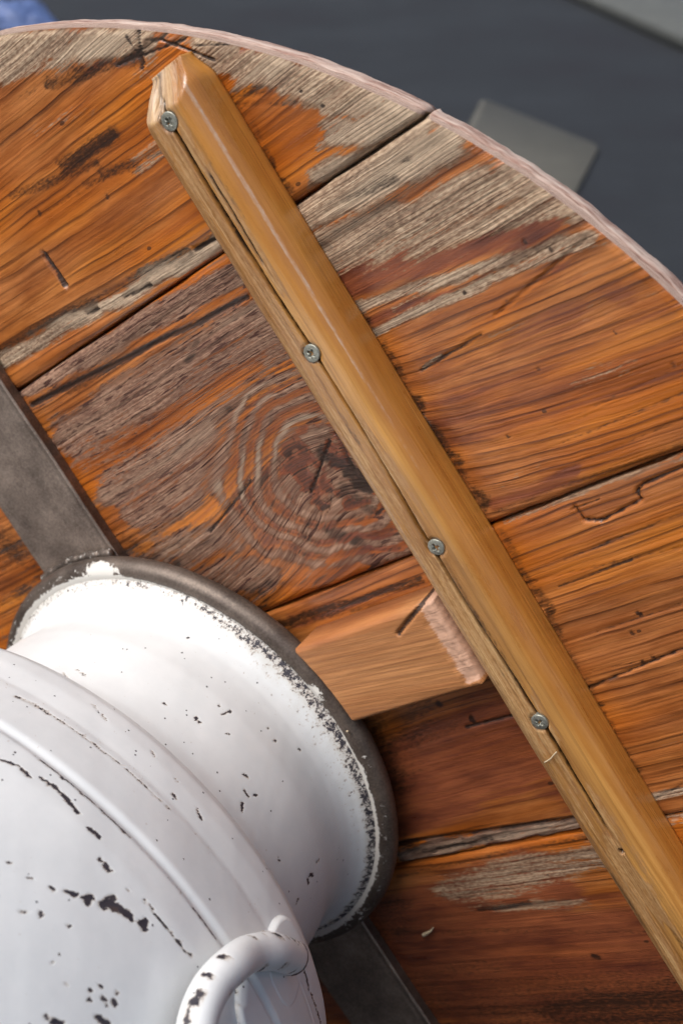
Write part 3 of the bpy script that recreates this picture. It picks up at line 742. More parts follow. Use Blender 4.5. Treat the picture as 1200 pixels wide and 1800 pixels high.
# ------------------------------------------------------------------ the table
table = bpy.data.objects.new('round_side_table', None)
COL.objects.link(table)
table.matrix_world = TABLE_M
table.empty_display_size = 0.1
tag(table, 'round plank-topped side table on a white chipped milk can, lying on its side', 'table')

KN = (0.163, 0.100)    # the big knot
def grain_coords(x, y, seed, knot=False, slope=0.0):
    gx = x + 0.004 * (fbm(x * 20, y * 20, seed + 3, 2) - 0.5)
    gy = y + slope * x + 0.006 * (fbm(x * 5 + 3, y * 7 + 5, seed, 3) - 0.5) + 0.0016 * (fbm(x * 40, y * 60, seed + 8, 3) - 0.5)
    if knot:
        dx = (x - KN[0]); dy = (y - KN[1])
        dx2 = dx * np.where(dx < 0, 1.0, 1.25)
        b_ = np.exp(-((dx2 / 0.052) ** 2 + (dy / 0.036) ** 2)) * 0.024
        b2 = np.exp(-((dx / 0.11) ** 2 + ((dy + 0.02) / 0.045) ** 2)) * 0.014
        wob = 1 + 0.25 * (fbm(x * 35 + 1, y * 35 + 2, 91, 3) - 0.5)
        gy = gy - b_ * wob - b2 * np.sign(1)
        gx = gx * (1 - 0.5 * np.exp(-((dx / 0.06) ** 2 + (dy / 0.05) ** 2)))
    return gx, gy

def stain_shade_map(x, y, lo, hi, seed):
    W = np.zeros_like(x); Rr = np.zeros_like(x); D = np.zeros_like(x); Yb = np.zeros_like(x)
    X, Y = x * 1000, y * 1000
    wx = (fbm(x * 60 + 7, y * 160 + 3, seed + 40, 3) - 0.5); wy = (fbm(x * 50 + 1, y * 130 + 9, seed + 41, 3) - 0.5)
    for c, x0, y0, x1, y1, hw, amt in STAINS_SHADE:
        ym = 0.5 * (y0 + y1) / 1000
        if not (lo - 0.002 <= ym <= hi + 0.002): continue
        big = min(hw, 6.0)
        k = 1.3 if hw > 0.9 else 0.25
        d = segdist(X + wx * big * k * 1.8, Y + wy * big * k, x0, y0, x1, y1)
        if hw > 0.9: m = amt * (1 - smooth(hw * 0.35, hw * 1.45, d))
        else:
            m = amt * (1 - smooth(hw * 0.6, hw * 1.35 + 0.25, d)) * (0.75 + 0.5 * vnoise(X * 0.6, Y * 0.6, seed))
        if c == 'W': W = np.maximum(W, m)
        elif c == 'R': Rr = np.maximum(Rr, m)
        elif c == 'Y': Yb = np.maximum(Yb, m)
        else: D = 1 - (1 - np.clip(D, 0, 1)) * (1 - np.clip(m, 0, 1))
    return W, Rr, D, Yb

def relief(x, y, lo, hi, seed):
    X, Y = x * 1000, y * 1000
    z = np.zeros_like(x)
    for x0, y0, x1, y1, hw, dep in PITS:
        ym = 0.5 * (y0 + y1) / 1000
        if not (lo <= ym <= hi): continue
        d = segdist(X, Y, x0, y0, x1, y1)
        z -= dep * 0.001 * (1 - smooth(hw * 0.4, hw * 1.2 + 0.3, d))
    for x0, y0, x1, y1, hw, dep in ROUGH:
        ym = 0.5 * (y0 + y1) / 1000
        if not (lo <= ym <= hi): continue
        d = segdist(X, Y, x0, y0, x1, y1)
        z -= dep * 0.001 * (1 - smooth(hw * 0.5, hw * 1.2, d)) * (0.25 + 1.1 * fbm(X * 0.12, Y * 0.9, seed + 5, 4) ** 1.5)
    return z

def plank(y0, y1, seed, knot=False, dense=True, slope=0.0, bg_w=0.0):
    gap = 0.0006
    lo, hi = y0 + gap, y1 - gap
    step = 0.0008 if dense else 0.006
    top_out = y1 > R_TOP; bot_out = y0 < -R_TOP
    if top_out: hi = TC[1] + R_TOP * 0.9995
    if bot_out: lo = TC[1] - R_TOP * 0.9995
    nr = max(int((hi - lo) / step), 8)
    v = np.linspace(0, 1, nr)
    if top_out: v = np.sin(v * math.pi / 2) if not dense else 1 - (1 - v) ** 1.35
    elif bot_out: v = 1 - np.sin((1 - v) * math.pi / 2)
    y = lo + v * (hi - lo)
    yn = np.clip(y - TC[1], -R_TOP * 0.9995, R_TOP * 0.9995)
    xc = np.sqrt(R_TOP ** 2 - yn ** 2)
    if dense: tt = np.r_[np.linspace(-1, -0.2, 60)[:-1], np.linspace(-0.2, 1, 430)]
    else: tt = np.linspace(-1, 1, 60)
    x = TC[0] + xc[:, None] * tt[None, :]
    yy = np.repeat(y[:, None], len(tt), 1)
    # worn seam edges wander a little
    dl = yy - lo; dh = hi - yy
    if not bot_out: yy = yy + np.exp(-dl / 0.004) * 0.0011 * (fbm(x * 55, yy * 0 + seed, seed + 20, 4) - 0.35)
    if not top_out: yy = yy - np.exp(-dh / 0.004) * 0.0011 * (fbm(x * 55, yy * 0 + seed + 7, seed + 21, 4) - 0.35)
    gx, gy = grain_coords(x, yy, seed, knot, slope)
    W, Rr, D, Yb = stain_shade_map(x, yy, y0, y1, seed)
    rad = np.hypot(x - TC[0], yy - TC[1])
    W = np.maximum(W, bg_w * np.where(x < 0.19, 2.1, 0.8))
    if knot: Yb = np.maximum(Yb, smooth(0.19, 0.17, x))
    # sanding along the round edge
    ed = smooth(0.010, 0.002, R_TOP - rad) * (0.35 + 0.65 * smooth(0.60, 0.85, np.arctan2(yy, x))) * (0.35 + 0.5 * fbm(x * 40, yy * 40, 77, 3))
    W = np.maximum(W, ed)
    if knot:      # year rings round the knot and its dark resinous heart
        dx = x - 0.1665; dy = yy - 0.0985
        qk = np.hypot(np.where(dx < 0, dx / 1.55, dx / 1.1), dy) * (1 + 0.34 * (fbm(x * 32 + 4, yy * 32 + 8, 66, 3) - 0.5))
        wav = np.sin(2 * math.pi * (qk / 0.0070 + 0.5 * fbm(x * 18, yy * 18, 67, 2)))
        zone = smooth(0.0165, 0.0205, qk) * smooth(0.050, 0.036, qk)
        W = np.where(zone > 0.01, W * (1 - zone) + zone * (0.62 + 0.34 * wav * (0.4 + fbm(x * 90, yy * 90, 68, 3))), W)
        D = np.maximum(D, zone * 0.50 * smooth(-0.25, -0.95, wav))
        Rr = np.maximum(Rr, zone * 0.55)
        heart = smooth(0.0215, 0.0170, qk)
        Rr = np.maximum(Rr, heart); hw_ = fbm(x * 140, yy * 140, 69, 4)
        W = W * (1 - heart) + heart * (0.30 + 0.5 * smooth(0.40, 0.56, hw_))
        D = np.maximum(D, heart * (0.12 + 0.50 * smooth(0.47, 0.37, hw_)))
        ang = np.arctan2(dy, dx)
        spoke = np.exp(-((np.mod(ang * 5 + 1.2 * fbm(qk * 200, ang * 0, 70, 3), math.pi) - 1.5) / 0.09) ** 2) * smooth(0.030, 0.012, qk) * smooth(0.002, 0.005, qk)
        D = np.maximum(D, 0.8 * spoke)
    z = relief(x, yy, y0, y1, seed)
    z = z + 0.0005 * (fbm(gx * 14, gy * 380, seed + 60, 2) - 0.5) * (0.5 + W) + 0.0008 * (fbm(x * 9, yy * 14, seed + 61, 2) - 0.5)
    if not bot_out: z -= 0.0011 * np.exp(-(dl / 0.0011) ** 2) + 0.0010 * np.exp(-dl / 0.004) * fbm(x * 70, yy * 200, seed + 62, 3)
    if not top_out: z -= 0.0011 * np.exp(-(dh / 0.0011) ** 2) + 0.0008 * np.exp(-dh / 0.004) * fbm(x * 70, yy * 200, seed + 63, 3)
    z -= 0.0007 * np.exp(-((R_TOP - rad) / 0.0016) ** 2)
    nc = len(tt)
    V = np.c_[x.ravel(), yy.ravel(), z.ravel()]
    G = np.c_[gx.ravel(), gy.ravel(), np.full(x.size, seed * 1.37)]
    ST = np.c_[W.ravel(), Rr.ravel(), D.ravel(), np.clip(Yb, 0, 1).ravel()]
    # sides and back
    per = np.r_[np.arange(nc), np.arange(1, nr) * nc + nc - 1, (nr - 1) * nc + np.arange(nc - 2, -1, -1), np.arange(nr - 2, 0, -1) * nc]
    isarc = np.r_[np.zeros(nc - 1), np.ones(nr - 1), np.zeros(nc - 1), np.ones(nr - 1)].astype(int)   # for edge i -> i+1
    if top_out or bot_out:
        pass
    P = V[per]; dirr = (P[:, :2] - TC[:2]); dirr /= np.linalg.norm(dirr, axis=1)[:, None]
    onarc = (np.abs(np.hypot(P[:, 0] - TC[0], P[:, 1] - TC[1]) - R_TOP) < 0.0012).astype(float)[:, None]
    th = np.arctan2(P[:, 1], P[:, 0]); nick = (0.0010 * (fbm(th * 45, th * 0, 31, 4) - 0.5) + 0.0004 * math.sin(seed * 2.3))[:, None]
    rings = []
    for off, zz in ((0.0012, -0.0016), (0.0013, -0.0055), (0.0010, -0.0098), (-0.0018, -0.0150), (-0.006, -0.018)):
        Q = P.copy(); Q[:, :2] += dirr * (off + nick * (1 if off > 0 else 0)) * onarc
        if zz < -0.004:      # the planks touch below the open joint
            Q[:nc, 1] = np.where(np.arange(nc) * 0 + bot_out, Q[:nc, 1], y0 + 0.00003)
            Q[nc + nr - 2:2 * nc + nr - 2, 1] = np.where(np.arange(nc) * 0 + top_out, Q[nc + nr - 2:2 * nc + nr - 2, 1], y1 - 0.00003)
        Q[:, 2] = zz if zz < -0.002 else zz + P[:, 2] * 0.5
        rings.append(Q)
    m = len(per); nv = len(V)
    idx = [per] + [nv + k * m + np.arange(m) for k in range(len(rings))]
    Fs, mi = [grid_faces(nr, nc)], [np.zeros((nr - 1) * (nc - 1), dtype=int)]
    for k in range(len(rings)):
        a_, b_ = idx[k], idx[k + 1]
        Fs.append(np.stack([np.roll(a_, -1), a_, b_, np.roll(b_, -1)], -1))
        mi.append(np.where((onarc[:, 0] > 0.5) & (isarc > 0), 1, 0))
    Fs.append(idx[-1][::-1][None, :]); mi.append(np.zeros(1, dtype=int))
    Vall = np.concatenate([V] + rings)
    me = mesh_np('plank', Vall, Fs, np.concatenate(mi))
    set_attr(me, 'grain', 'FLOAT_VECTOR', np.concatenate([G] + [np.where(onarc > 0.5, np.c_[th * R_TOP, r_[:, 2], np.full(m, seed * 0.71)], np.c_[G[per][:, 0], G[per][:, 1] + r_[:, 2], G[per][:, 2]]) for r_ in rings]))
    set_attr(me, 'stain_shade', 'FLOAT_COLOR', np.concatenate([ST] + [ST[per]] * len(rings)))
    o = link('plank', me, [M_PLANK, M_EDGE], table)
    return o

SEAM = (0.19295, 0.0527, -0.08694, -0.2266)
plank(SEAM[0], 0.4, 3, slope=0.02)
plank(SEAM[1], SEAM[0], 11, knot=True, bg_w=0.16)
plank(SEAM[2], SEAM[1], 23, slope=-0.02)
plank(SEAM[3], SEAM[2], 37, slope=0.03)
plank(-0.4, SEAM[3], 41, dense=False)

# ---- the long batten
def batten():
    xl, xr, h = 0.1893, 0.2176, 0.0190
    ye = 0.2572
    ys = np.r_[np.linspace(-0.250, -0.20, 20)[:-1], np.arange(-0.20, ye, 0.0009), [ye]]
    # cross-section from the bottom left over the top to the bottom right
    def arc(cx, cz, r, a0, a1, n): 
        t = np.linspace(math.radians(a0), math.radians(a1), n); return np.c_[cx + r * np.cos(t), cz + r * np.sin(t)]
    rl, rr_ = 0.0065, 0.0095
    sec = np.concatenate([[[xl, 0.0002]], np.c_[np.full(6, xl), np.linspace(0.003, h - rl, 6)], arc(xl + rl, h - rl, rl, 180, 90, 9)[1:],
                          np.c_[np.linspace(xl + rl, xr - rr_, 52), np.full(52, h)][1:-1], arc(xr - rr_, h - rr_, rr_, 90, 0, 16), np.c_[np.full(9, xr), np.linspace(h - rr_, 0.0002, 9)][1:]])
    ns = len(sec); nr = len(ys)
    X = np.repeat(sec[None, :, 0], nr, 0).copy(); Z = np.repeat(sec[None, :, 1], nr, 0).copy(); Y = np.repeat(ys[:, None], ns, 1).copy()
    xm = 0.5 * (xl + xr)
    # whittled end: clipped corners and a sloping tip
    e_ = smooth(ye - 0.017, ye, Y)
    X = np.where(X < xm, xm + (X - xm) * (1 - 0.55 * e_), xm + (X - xm) * (1 - 0.30 * smooth(ye - 0.012, ye, Y)))
    cap = h - np.clip((Y - (ye - 0.013 - 0.002 * vnoise(X * 400, Y * 60, 4))) / 0.013, 0, 1) * 0.0115
    onslope = (Z > cap).astype(float)
    Z = np.minimum(Z, cap)
    # slightly hand-planed faces
    X += 0.0007 * (fbm(Y * 9, Z * 0, 51, 3) - 0.5) * 2 + 0.0003 * (fbm(Y * 60, Z * 200, 52, 2) - 0.5)
    Z += (Z > 0.004) * 0.0005 * (fbm(Y * 30, X * 120, 53, 3) - 0.5)
    # the long drying crack through the screws
    cxp = 0.2029 + 0.0009 * (fbm(Y * 22, Y * 0, 54, 4) - 0.5) * 2 - 0.0006 * np.sin(Y * 40)
    cw = 0.00028 + 0.00055 * fbm(Y * 30, Y * 0 + 5, 55, 3) + 0.0003 * smooth(0.12, 0.2, Y)
    live = smooth(-0.085, -0.06, Y) * smooth(0.2495, 0.244, Y)
    top = Z > h * 0.55
    ck = (1 - smooth(cw * 0.6, cw * 1.3 + 0.0002, abs(X - cxp))) * live * top
    cx2 = 0.2052 + 0.05 * (Y - 0.2) * 0.4 + 0.0006 * (fbm(Y * 40, Y * 0, 57, 3) - 0.5)
    ck2 = (1 - smooth(0.0003, 0.0007, abs(X - cx2))) * smooth(0.176, 0.186, Y) * smooth(0.222, 0.212, Y) * top
    hole = (1 - smooth(0.0007, 0.0013, np.hypot(X - 0.2036, Y + 0.0862))) * top
    Z -= 0.0032 * ck + 0.0015 * ck2 + 0.004 * hole
    notch = (1 - smooth(0.0, 0.006, abs(Y - 0.2475))) * (1 - smooth(0.001, 0.0032, abs(X - 0.1995))) * top
    Z -= 0.0028 * notch
    # stains: grey-brown beside the crack, orange on the outer face, bare tip, painted highlight on the edge
    u = (X - xl) / (xr - xl)
    W = 0.62 * smooth(0.62, 0.25, u) * (0.6 + 0.6 * fbm(Y * 14, X * 200, 58, 3)) + 0.25 * fbm(Y * 18, X * 300, 63, 3)
    W = np.maximum(W, 1.0 * smooth(0.234, 0.246, Y) * smooth(0.95, 0.5, u))
    Rr = 0.85 * smooth(0.62, 0.95, u) * (0.5 + 0.7 * fbm(Y * 12, X * 150, 59, 3)) + 0.5 * smooth(0.10, 0.2, Y) * smooth(0.3, 0.6, u)
    D = np.clip(ck * 1.2 + ck2 + hole * 1.3 + notch * 0.3, 0, 1.3)
    D = np.maximum(D, 0.50 * (1 - smooth(0.0006, 0.0026, abs(X - cxp - 0.0012))) * smooth(-0.03, 0.0, Y) * smooth(0.062, 0.04, Y) * (0.4 + fbm(Y * 40, X * 500, 60, 3)))
    D = np.maximum(D, 0.55 * (1 - smooth(0.0004, 0.003, abs(X - 0.1925))) * smooth(-0.135, -0.12, Y) * smooth(-0.085, -0.10, Y))
    D = np.maximum(D, 0.45 * (1 - smooth(0.0006, 0.0028, abs(X - cxp - 0.003))) * smooth(-0.20, -0.18, Y) * smooth(-0.10, -0.14, Y))
    D = np.maximum(D, 0.35 * (1 - smooth(0.0004, 0.0018, abs(X - 0.2085))) * smooth(0.19, 0.2, Y) * smooth(0.25, 0.22, Y))
    for sx, sy in ((0.2026, 0.2398), (0.2025, 0.1443), (0.2042, 0.0582), (0.2027, -0.0226)):
        dr = np.hypot(X - sx, Y - sy)
        Z -= top * 0.0007 * (1 - smooth(0.0034, 0.0046, dr))          # crushed dish round each screw
        D = np.maximum(D, 0.55 * np.exp(-((dr - 0.0037) / 0.0007) ** 2) * (0.4 + fbm(X * 900, Y * 900, 65, 2)))
    blotb = fbm(Y * 16 + 3, X * 90, 166, 3)
    D = np.maximum(D, 0.42 * smooth(0.52, 0.70, blotb) * smooth(0.9, 0.5, u))
    W = np.maximum(W, 0.75 * smooth(0.50, 0.62, fbm(Y * 22 + 9, X * 160, 167, 3)) * smooth(0.85, 0.55, u))
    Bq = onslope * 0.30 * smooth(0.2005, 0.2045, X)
    arris = np.exp(-((u - 0.90) / 0.020) ** 2) * smooth(0.55, 0.8, Z / h)  # pale stripe paints the batten's edge highlight into the colour
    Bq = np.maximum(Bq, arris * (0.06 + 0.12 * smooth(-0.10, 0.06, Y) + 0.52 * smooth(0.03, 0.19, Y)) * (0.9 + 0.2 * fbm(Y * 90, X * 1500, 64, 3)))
    V = np.c_[X.ravel(), Y.ravel(), Z.ravel()]
    s_ = np.concatenate([[0], np.cumsum(np.hypot(np.diff(sec[:, 0]), np.diff(sec[:, 1])))])
    G = np.c_[Y.ravel(), (np.repeat(s_[None, :], nr, 0) + 0.004 * fbm(Y * 8, X * 30, 61, 2)).ravel(), np.full(X.size, 4.4)]
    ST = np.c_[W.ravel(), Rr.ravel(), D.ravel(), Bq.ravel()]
    f0 = (np.arange(ns))[None, :]; f1 = ((nr - 1) * ns + np.arange(ns))[::-1][None, :]
    bot = np.stack([np.arange(nr - 1) * ns + ns - 1, np.arange(nr - 1) * ns, np.arange(1, nr) * ns, np.arange(1, nr) * ns + ns - 1], -1)
    me = mesh_np('batten', V, [grid_faces(nr, ns)[:, ::-1], bot, f0, f1])
    b2 = bmesh.new(); b2.from_mesh(me); bmesh.ops.recalc_face_normals(b2, faces=b2.faces); b2.to_mesh(me); b2.free()
    set_attr(me, 'grain', 'FLOAT_VECTOR', G); set_attr(me, 'stain_shade', 'FLOAT_COLOR', ST)
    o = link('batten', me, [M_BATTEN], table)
    o['label'] = 'honey-coloured wooden batten screwed across the planks, split along its length'
    return o
bat = batten()

def screw_mesh():
    R_, n, m = 0.0035, 56, 16
    rr_ = np.r_[0.0, np.linspace(0.12, 1, m) * R_]
    V = [[0, 0, 0]]
    for r_ in rr_[1:]:
        for k in range(n):
            a_ = 2 * math.pi * k / n
            V.append([r_ * math.cos(a_), r_ * math.sin(a_), 0])
    V = np.array(V)
    rad = np.hypot(V[:, 0], V[:, 1])
    z = 0.0004 * (1 - (rad / R_) ** 2) - 0.0002 * (rad > R_ * 0.97)
    w = 0.00048
    def bar(p, q_): return (1 - smooth(w * 0.8, w * 1.25, abs(p))) * (1 - smooth(0.0014, 0.0018, abs(q_)))
    cr = np.maximum(bar(V[:, 0], V[:, 1]), bar(V[:, 1], V[:, 0]))
    cr = np.maximum(cr, 1 - smooth(0.0006, 0.0009, rad))
    V[:, 2] = z - cr * 0.0014
    low_ = np.array([[R_ * 0.96 * math.cos(2 * math.pi * k / n), R_ * 0.96 * math.sin(2 * math.pi * k / n), -0.0022] for k in range(n)])
    V = np.r_[V, low_]
    F3 = np.array([[0, 1 + k, 1 + (k + 1) % n] for k in range(n)])
    me = mesh_np('screw', V, [F3, grid_faces(m + 1, n, True, 1)[:, ::-1]])
    b2 = bmesh.new(); b2.from_mesh(me); bmesh.ops.recalc_face_normals(b2, faces=b2.faces); b2.to_mesh(me); b2.free()
    me.materials.append(M_ZINC)
    me.polygons.foreach_set('use_smooth', np.ones(len(me.polygons), dtype=bool))
    return me
sm = screw_mesh()
for i, (sx, sy, rz, tx) in enumerate(((0.2026, 0.2398, 0.35, 0.02), (0.2025, 0.1443, 0.62, -0.04), (0.2042, 0.0582, 0.12, 0.03), (0.2027, -0.0226, 0.5, 0.05))):
    o = bpy.data.objects.new('screw', sm); COL.objects.link(o); o.parent = bat
    o.location = (sx, sy, 0.0188 + 0.0003 * (i % 2)); o.rotation_euler = (tx, -tx * 0.5, rz)

# ---- short block between the can and the batten
def block():
    x1, y0, y1, h = 0.1886, -0.0010, 0.0385, 0.0195
    nx, ny = 130, 64
    u = np.linspace(0, 1, nx); v = np.linspace(0, 1, ny)
    yb = y0 + v * (y1 - y0)
    x0 = np.sqrt(0.1150 ** 2 - np.clip(yb, -0.1, 0.1) ** 2) + 0.002          # coped against the rim
    xe = x1 - 0.0012 * fbm(v * 9, v * 0, 71, 4)
    X = x0[None, :] + u[:, None] * (xe - x0)[None, :]; Y = np.repeat(yb[None, :], nx, 0)
    d = np.minimum.reduce([Y - y0, y1 - Y, (xe[None, :] - X) * 1.0, X * 0 + 1])
    Z = h - 0.0012 * np.exp(-(d / 0.0008) ** 2) - 0.0003 * fbm(X * 80, Y * 400, 72, 3)
    torn = smooth(xe[None, :] - 0.0075 - 0.003 * fbm(Y * 300, X * 0, 73, 3), xe[None, :] - 0.004, X) * smooth(y0, y0 + 0.004, Y)
    Z -= torn * (0.0008 + 0.0012 * fbm(X * 400, Y * 250, 74, 3))
    st = segdist(X, Y, 0.1655, 0.0305, 0.1830, 0.0385)
    slot = 1 - smooth(0.0007, 0.0013, st)
    Z -= slot * 0.0012
    V = np.c_[X.ravel(), Y.ravel(), Z.ravel()]
    n = nx * ny
    per = np.r_[np.arange(ny), np.arange(1, nx) * ny + ny - 1, (nx - 1) * ny + np.arange(ny - 2, -1, -1), np.arange(nx - 2, 0, -1) * ny]
    Q = V[per].copy(); Q[:, 2] = 0.0002
    m = len(per); lowi = n + np.arange(m)
    me = mesh_np('cleat', np.r_[V, Q], [grid_faces(nx, ny)[:, ::-1], np.stack([per, np.roll(per, -1), np.roll(lowi, -1), lowi], -1)[:, ::-1], lowi[None, :]])
    b2 = bmesh.new(); b2.from_mesh(me); bmesh.ops.recalc_face_normals(b2, faces=b2.faces); b2.to_mesh(me); b2.free()
    gy = Y + 0.006 * (fbm(X * 8, Y * 20, 75, 2) - 0.5) + 0.10 * (X - 0.15)
    G = np.c_[X.ravel(), gy.ravel(), np.full(n, 9.1)]
    W = 0.0 * X; D = np.clip(slot * 0.95, 0, 1); Rr = 0.75 * smooth(0.030, 0.0385, Y) * smooth(0.188, 0.16, X)
    ST = np.c_[W.ravel(), Rr.ravel(), D.ravel(), (torn * 0.9).ravel()]
    set_attr(me, 'grain', 'FLOAT_VECTOR', np.r_[G, G[per] + np.c_[np.zeros(m), np.full(m, 0.02), np.zeros(m)]])
    ST2 = ST[per].copy(); ST2[:, 3] *= 1.0
    set_attr(me, 'stain_shade', 'FLOAT_COLOR', np.r_[ST, ST2])
    o = link('cleat', me, [M_BLOCK], table)
    o['label'] = 'short pinkish wooden cleat wedged between the can and the batten'
block()

# ---- flat steel bar across the top
def bar():
    x0, x1, h = -0.0203, 0.0327, 0.0060
    ys = np.linspace(-0.275, 0.275, 140); r_ = 0.0013
    t = np.linspace(math.pi, math.pi / 2, 5)
    sec = np.r_[[[x0, 0.0003]], np.c_[x0 + r_ + r_ * np.cos(t), h - r_ + r_ * np.sin(t)], np.c_[np.linspace(x0 + r_, x1 - r_, 20)[1:-1], np.full(18, h)], np.c_[x1 - r_ + r_ * np.cos(t[::-1] - math.pi / 2), h - r_ + r_ * np.sin(t[::-1] - math.pi / 2)], [[x1, 0.0003]]]
    ns = len(sec); nr = len(ys)
    V = np.array([[p[0] + 0.0002 * math.sin(y * 90), y, p[1]] for y in ys for p in sec])
    bot = np.stack([np.arange(nr - 1) * ns + ns - 1, np.arange(nr - 1) * ns, np.arange(1, nr) * ns, np.arange(1, nr) * ns + ns - 1], -1)
    me = mesh_np('steel_bar', V, [grid_faces(nr, ns), bot, np.arange(ns)[None, :], ((nr - 1) * ns + np.arange(ns))[None, :]])
    b2 = bmesh.new(); b2.from_mesh(me); bmesh.ops.recalc_face_normals(b2, faces=b2.faces); b2.to_mesh(me); b2.free()
    o = link('steel_bar', me, [M_STEEL], table)
    o['label'] = 'flat dark steel bar between the planks and the can rim'
bar()

# ---- milk can
PROF_BODY = [(0.0895, 0.0998), (0.0940, 0.1027), (0.0995, 0.1085), (0.1055, 0.1185), (0.110, 0.1312), (0.1145, 0.1352), (0.122, 0.1380), (0.1315, 0.1405), (0.1325, 0.1406), (0.1335, 0.1413), (0.145, 0.1455), (0.1545, 0.1488), (0.1562, 0.1480), (0.1575, 0.1482), (0.1590, 0.1504), (0.170, 0.1535), (0.185, 0.1563), (0.200, 0.1590), (0.220, 0.1620), (0.240, 0.1645)]
PROF_LOW = [(0.270, 0.1655), (0.300, 0.166), (0.45, 0.166), (0.60, 0.166), (0.612, 0.164), (0.625, 0.164), (0.630, 0.160), (0.630, 0.0003)]
PROF_NECK = [(0.0165, 0.1052), (0.0188, 0.1030), (0.0215, 0.0994), (0.0255, 0.0966), (0.0305, 0.0953), (0.0365, 0.0956), (0.0430, 0.0966), (0.0500, 0.0977), (0.0600, 0.0982), (0.0720, 0.0983), (0.0820, 0.0987), (0.0890, 0.1002), (0.0940, 0.1032)]

def resample(P, step):
    """smooth curve through the profile at an even step"""
    P = np.array(P); s = np.concatenate([[0], np.cumsum(np.hypot(*np.diff(P, axis=0).T))])
    n = max(int(s[-1] / step), 4); q_ = np.linspace(0, s[-1], n)
    z = np.interp(q_, s, P[:, 0]); r_ = np.interp(q_, s, P[:, 1])
    k = np.array([1, 2, 3, 2, 1.0]); k /= k.sum()
    zp = np.convolve(np.pad(z, 2, mode='reflect', reflect_type='odd'), k, 'valid'); rp = np.convolve(np.pad(r_, 2, mode='reflect', reflect_type='odd'), k, 'valid')
    return np.c_[zp, rp]

def surf_r(z):
    P = np.array(PROF_BODY + PROF_LOW[:-1]); return np.interp(z, P[:, 0], P[:, 1])

AZ = np.radians(np.r_[np.arange(-50, 110, 0.3), np.arange(110, 310, 4.0)])
def chip_map(az, zc, rc, zprof, rprof):
    """painted-off marks, distances measured along the skin of the can in mm"""
    sp_ = np.concatenate([[0], np.cumsum(np.hypot(np.diff(zprof), np.diff(rprof)))])
    o_ = np.argsort(zprof)
    def s_of(z): return np.interp(z, zprof[o_], sp_[o_])
    A = np.degrees(az); A = np.where(A > 180, A - 360, A)
    s = s_of(zc) * 1000
    wa = 1.5 * (fbm(A * 1.9 + 50, s * 0.7, 95, 3) - 0.5); ws = 1.5 * (fbm(A * 1.9 + 90, s * 0.7 + 9, 96, 3) - 0.5)
    wk = 0.55 + 0.9 * fbm(A * 1.3 + 11, s * 0.5 + 4, 97, 2)
    m = np.zeros_like(az)
    zlo, zhi = zprof.min() * 1000, zprof.max() * 1000
    for pl, hw, amt in CHIPS:
        if not (zlo <= pl[0][1] <= zhi): continue
        r0 = float(np.interp(pl[0][1] / 1000, zprof[o_], rprof[o_])) * 1000
        k = math.radians(1) * r0
        pts = [(a_ * k, float(s_of(z_ / 1000)) * 1000) for a_, z_ in pl]
        if len(pts) == 1: pts = pts * 2
        for (ax, ay), (bx, by) in zip(pts[:-1], pts[1:]):
            d = segdist(A * k + wa, s + ws, ax, ay, bx, by) / wk
            m = np.maximum(m, amt * (1 - smooth(hw * 0.3, hw * 1.3 + 0.3, d)))
    return m

def lathe(name, prof, mat, parent, chip=None, bumpy=0.0):
    P = np.asarray(prof); nr, nc = len(P), len(AZ)
    az = np.repeat(AZ[None, :], nr, 0); z = np.repeat(P[:, 0][:, None], nc, 1); r_ = np.repeat(P[:, 1][:, None], nc, 1)
    rb = r_ + bumpy * (fbm(np.cos(az) * 6 + 20, np.sin(az) * 6 + z * 30 + 20, 81, 3) - 0.5)
    V = np.c_[(rb * np.cos(az)).ravel(), (rb * np.sin(az)).ravel(), z.ravel()]
    me = mesh_np(name, V, [grid_faces(nr, nc, True)])
    if chip is not None: set_attr(me, 'chip', 'FLOAT', chip(az, z, r_, P).ravel())
    b2 = bmesh.new(); b2.from_mesh(me); bmesh.ops.recalc_face_normals(b2, faces=b2.faces)
    b2.to_mesh(me); b2.free()
    return link(name, me, [mat], parent)

def wear(az, z, r_, P):
    c = chip_map(az, z, r_, P[:, 0], P[:, 1])
    c = np.maximum(c, 0.30 * np.exp(-((z - 0.1335) / 0.0022) ** 2) * fbm(az * 40, z * 900, 82, 3))
    return c
body_prof = np.r_[resample(PROF_BODY, 0.0008), resample(PROF_LOW, 0.01)]
can = lathe('milk_can', body_prof, M_PAINT, table, wear, 0.0006)
can['label'] = 'white chipped enamel-look milk can that carries the tabletop'

def neck_wear(az, z, r_, P):
    c = chip_map(az, z, r_, P[:, 0], P[:, 1])
    A = np.degrees(az); A = np.where(A > 180, A - 360, A)
    d = (z - 0.0190)
    w = 0.0007 + 0.0017 * smooth(60, 30, A) * smooth(-45, 0, A) + 0.0010 * fbm(A * 0.5, A * 0, 83, 3)
    e_ = np.exp(-np.clip(d, 0, 1) / w) * (0.42 + 0.22 * smooth(50, 25, A))
    sp_ = 0.37 * np.exp(-np.clip(d, 0, 1) / 0.008) * smooth(45, 20, A) * smooth(-60, -10, A)
    return np.maximum(c, np.maximum(e_, sp_))
lathe('neck', resample(PROF_NECK, 0.0008), M_PAINT, can, neck_wear, 0.0003)

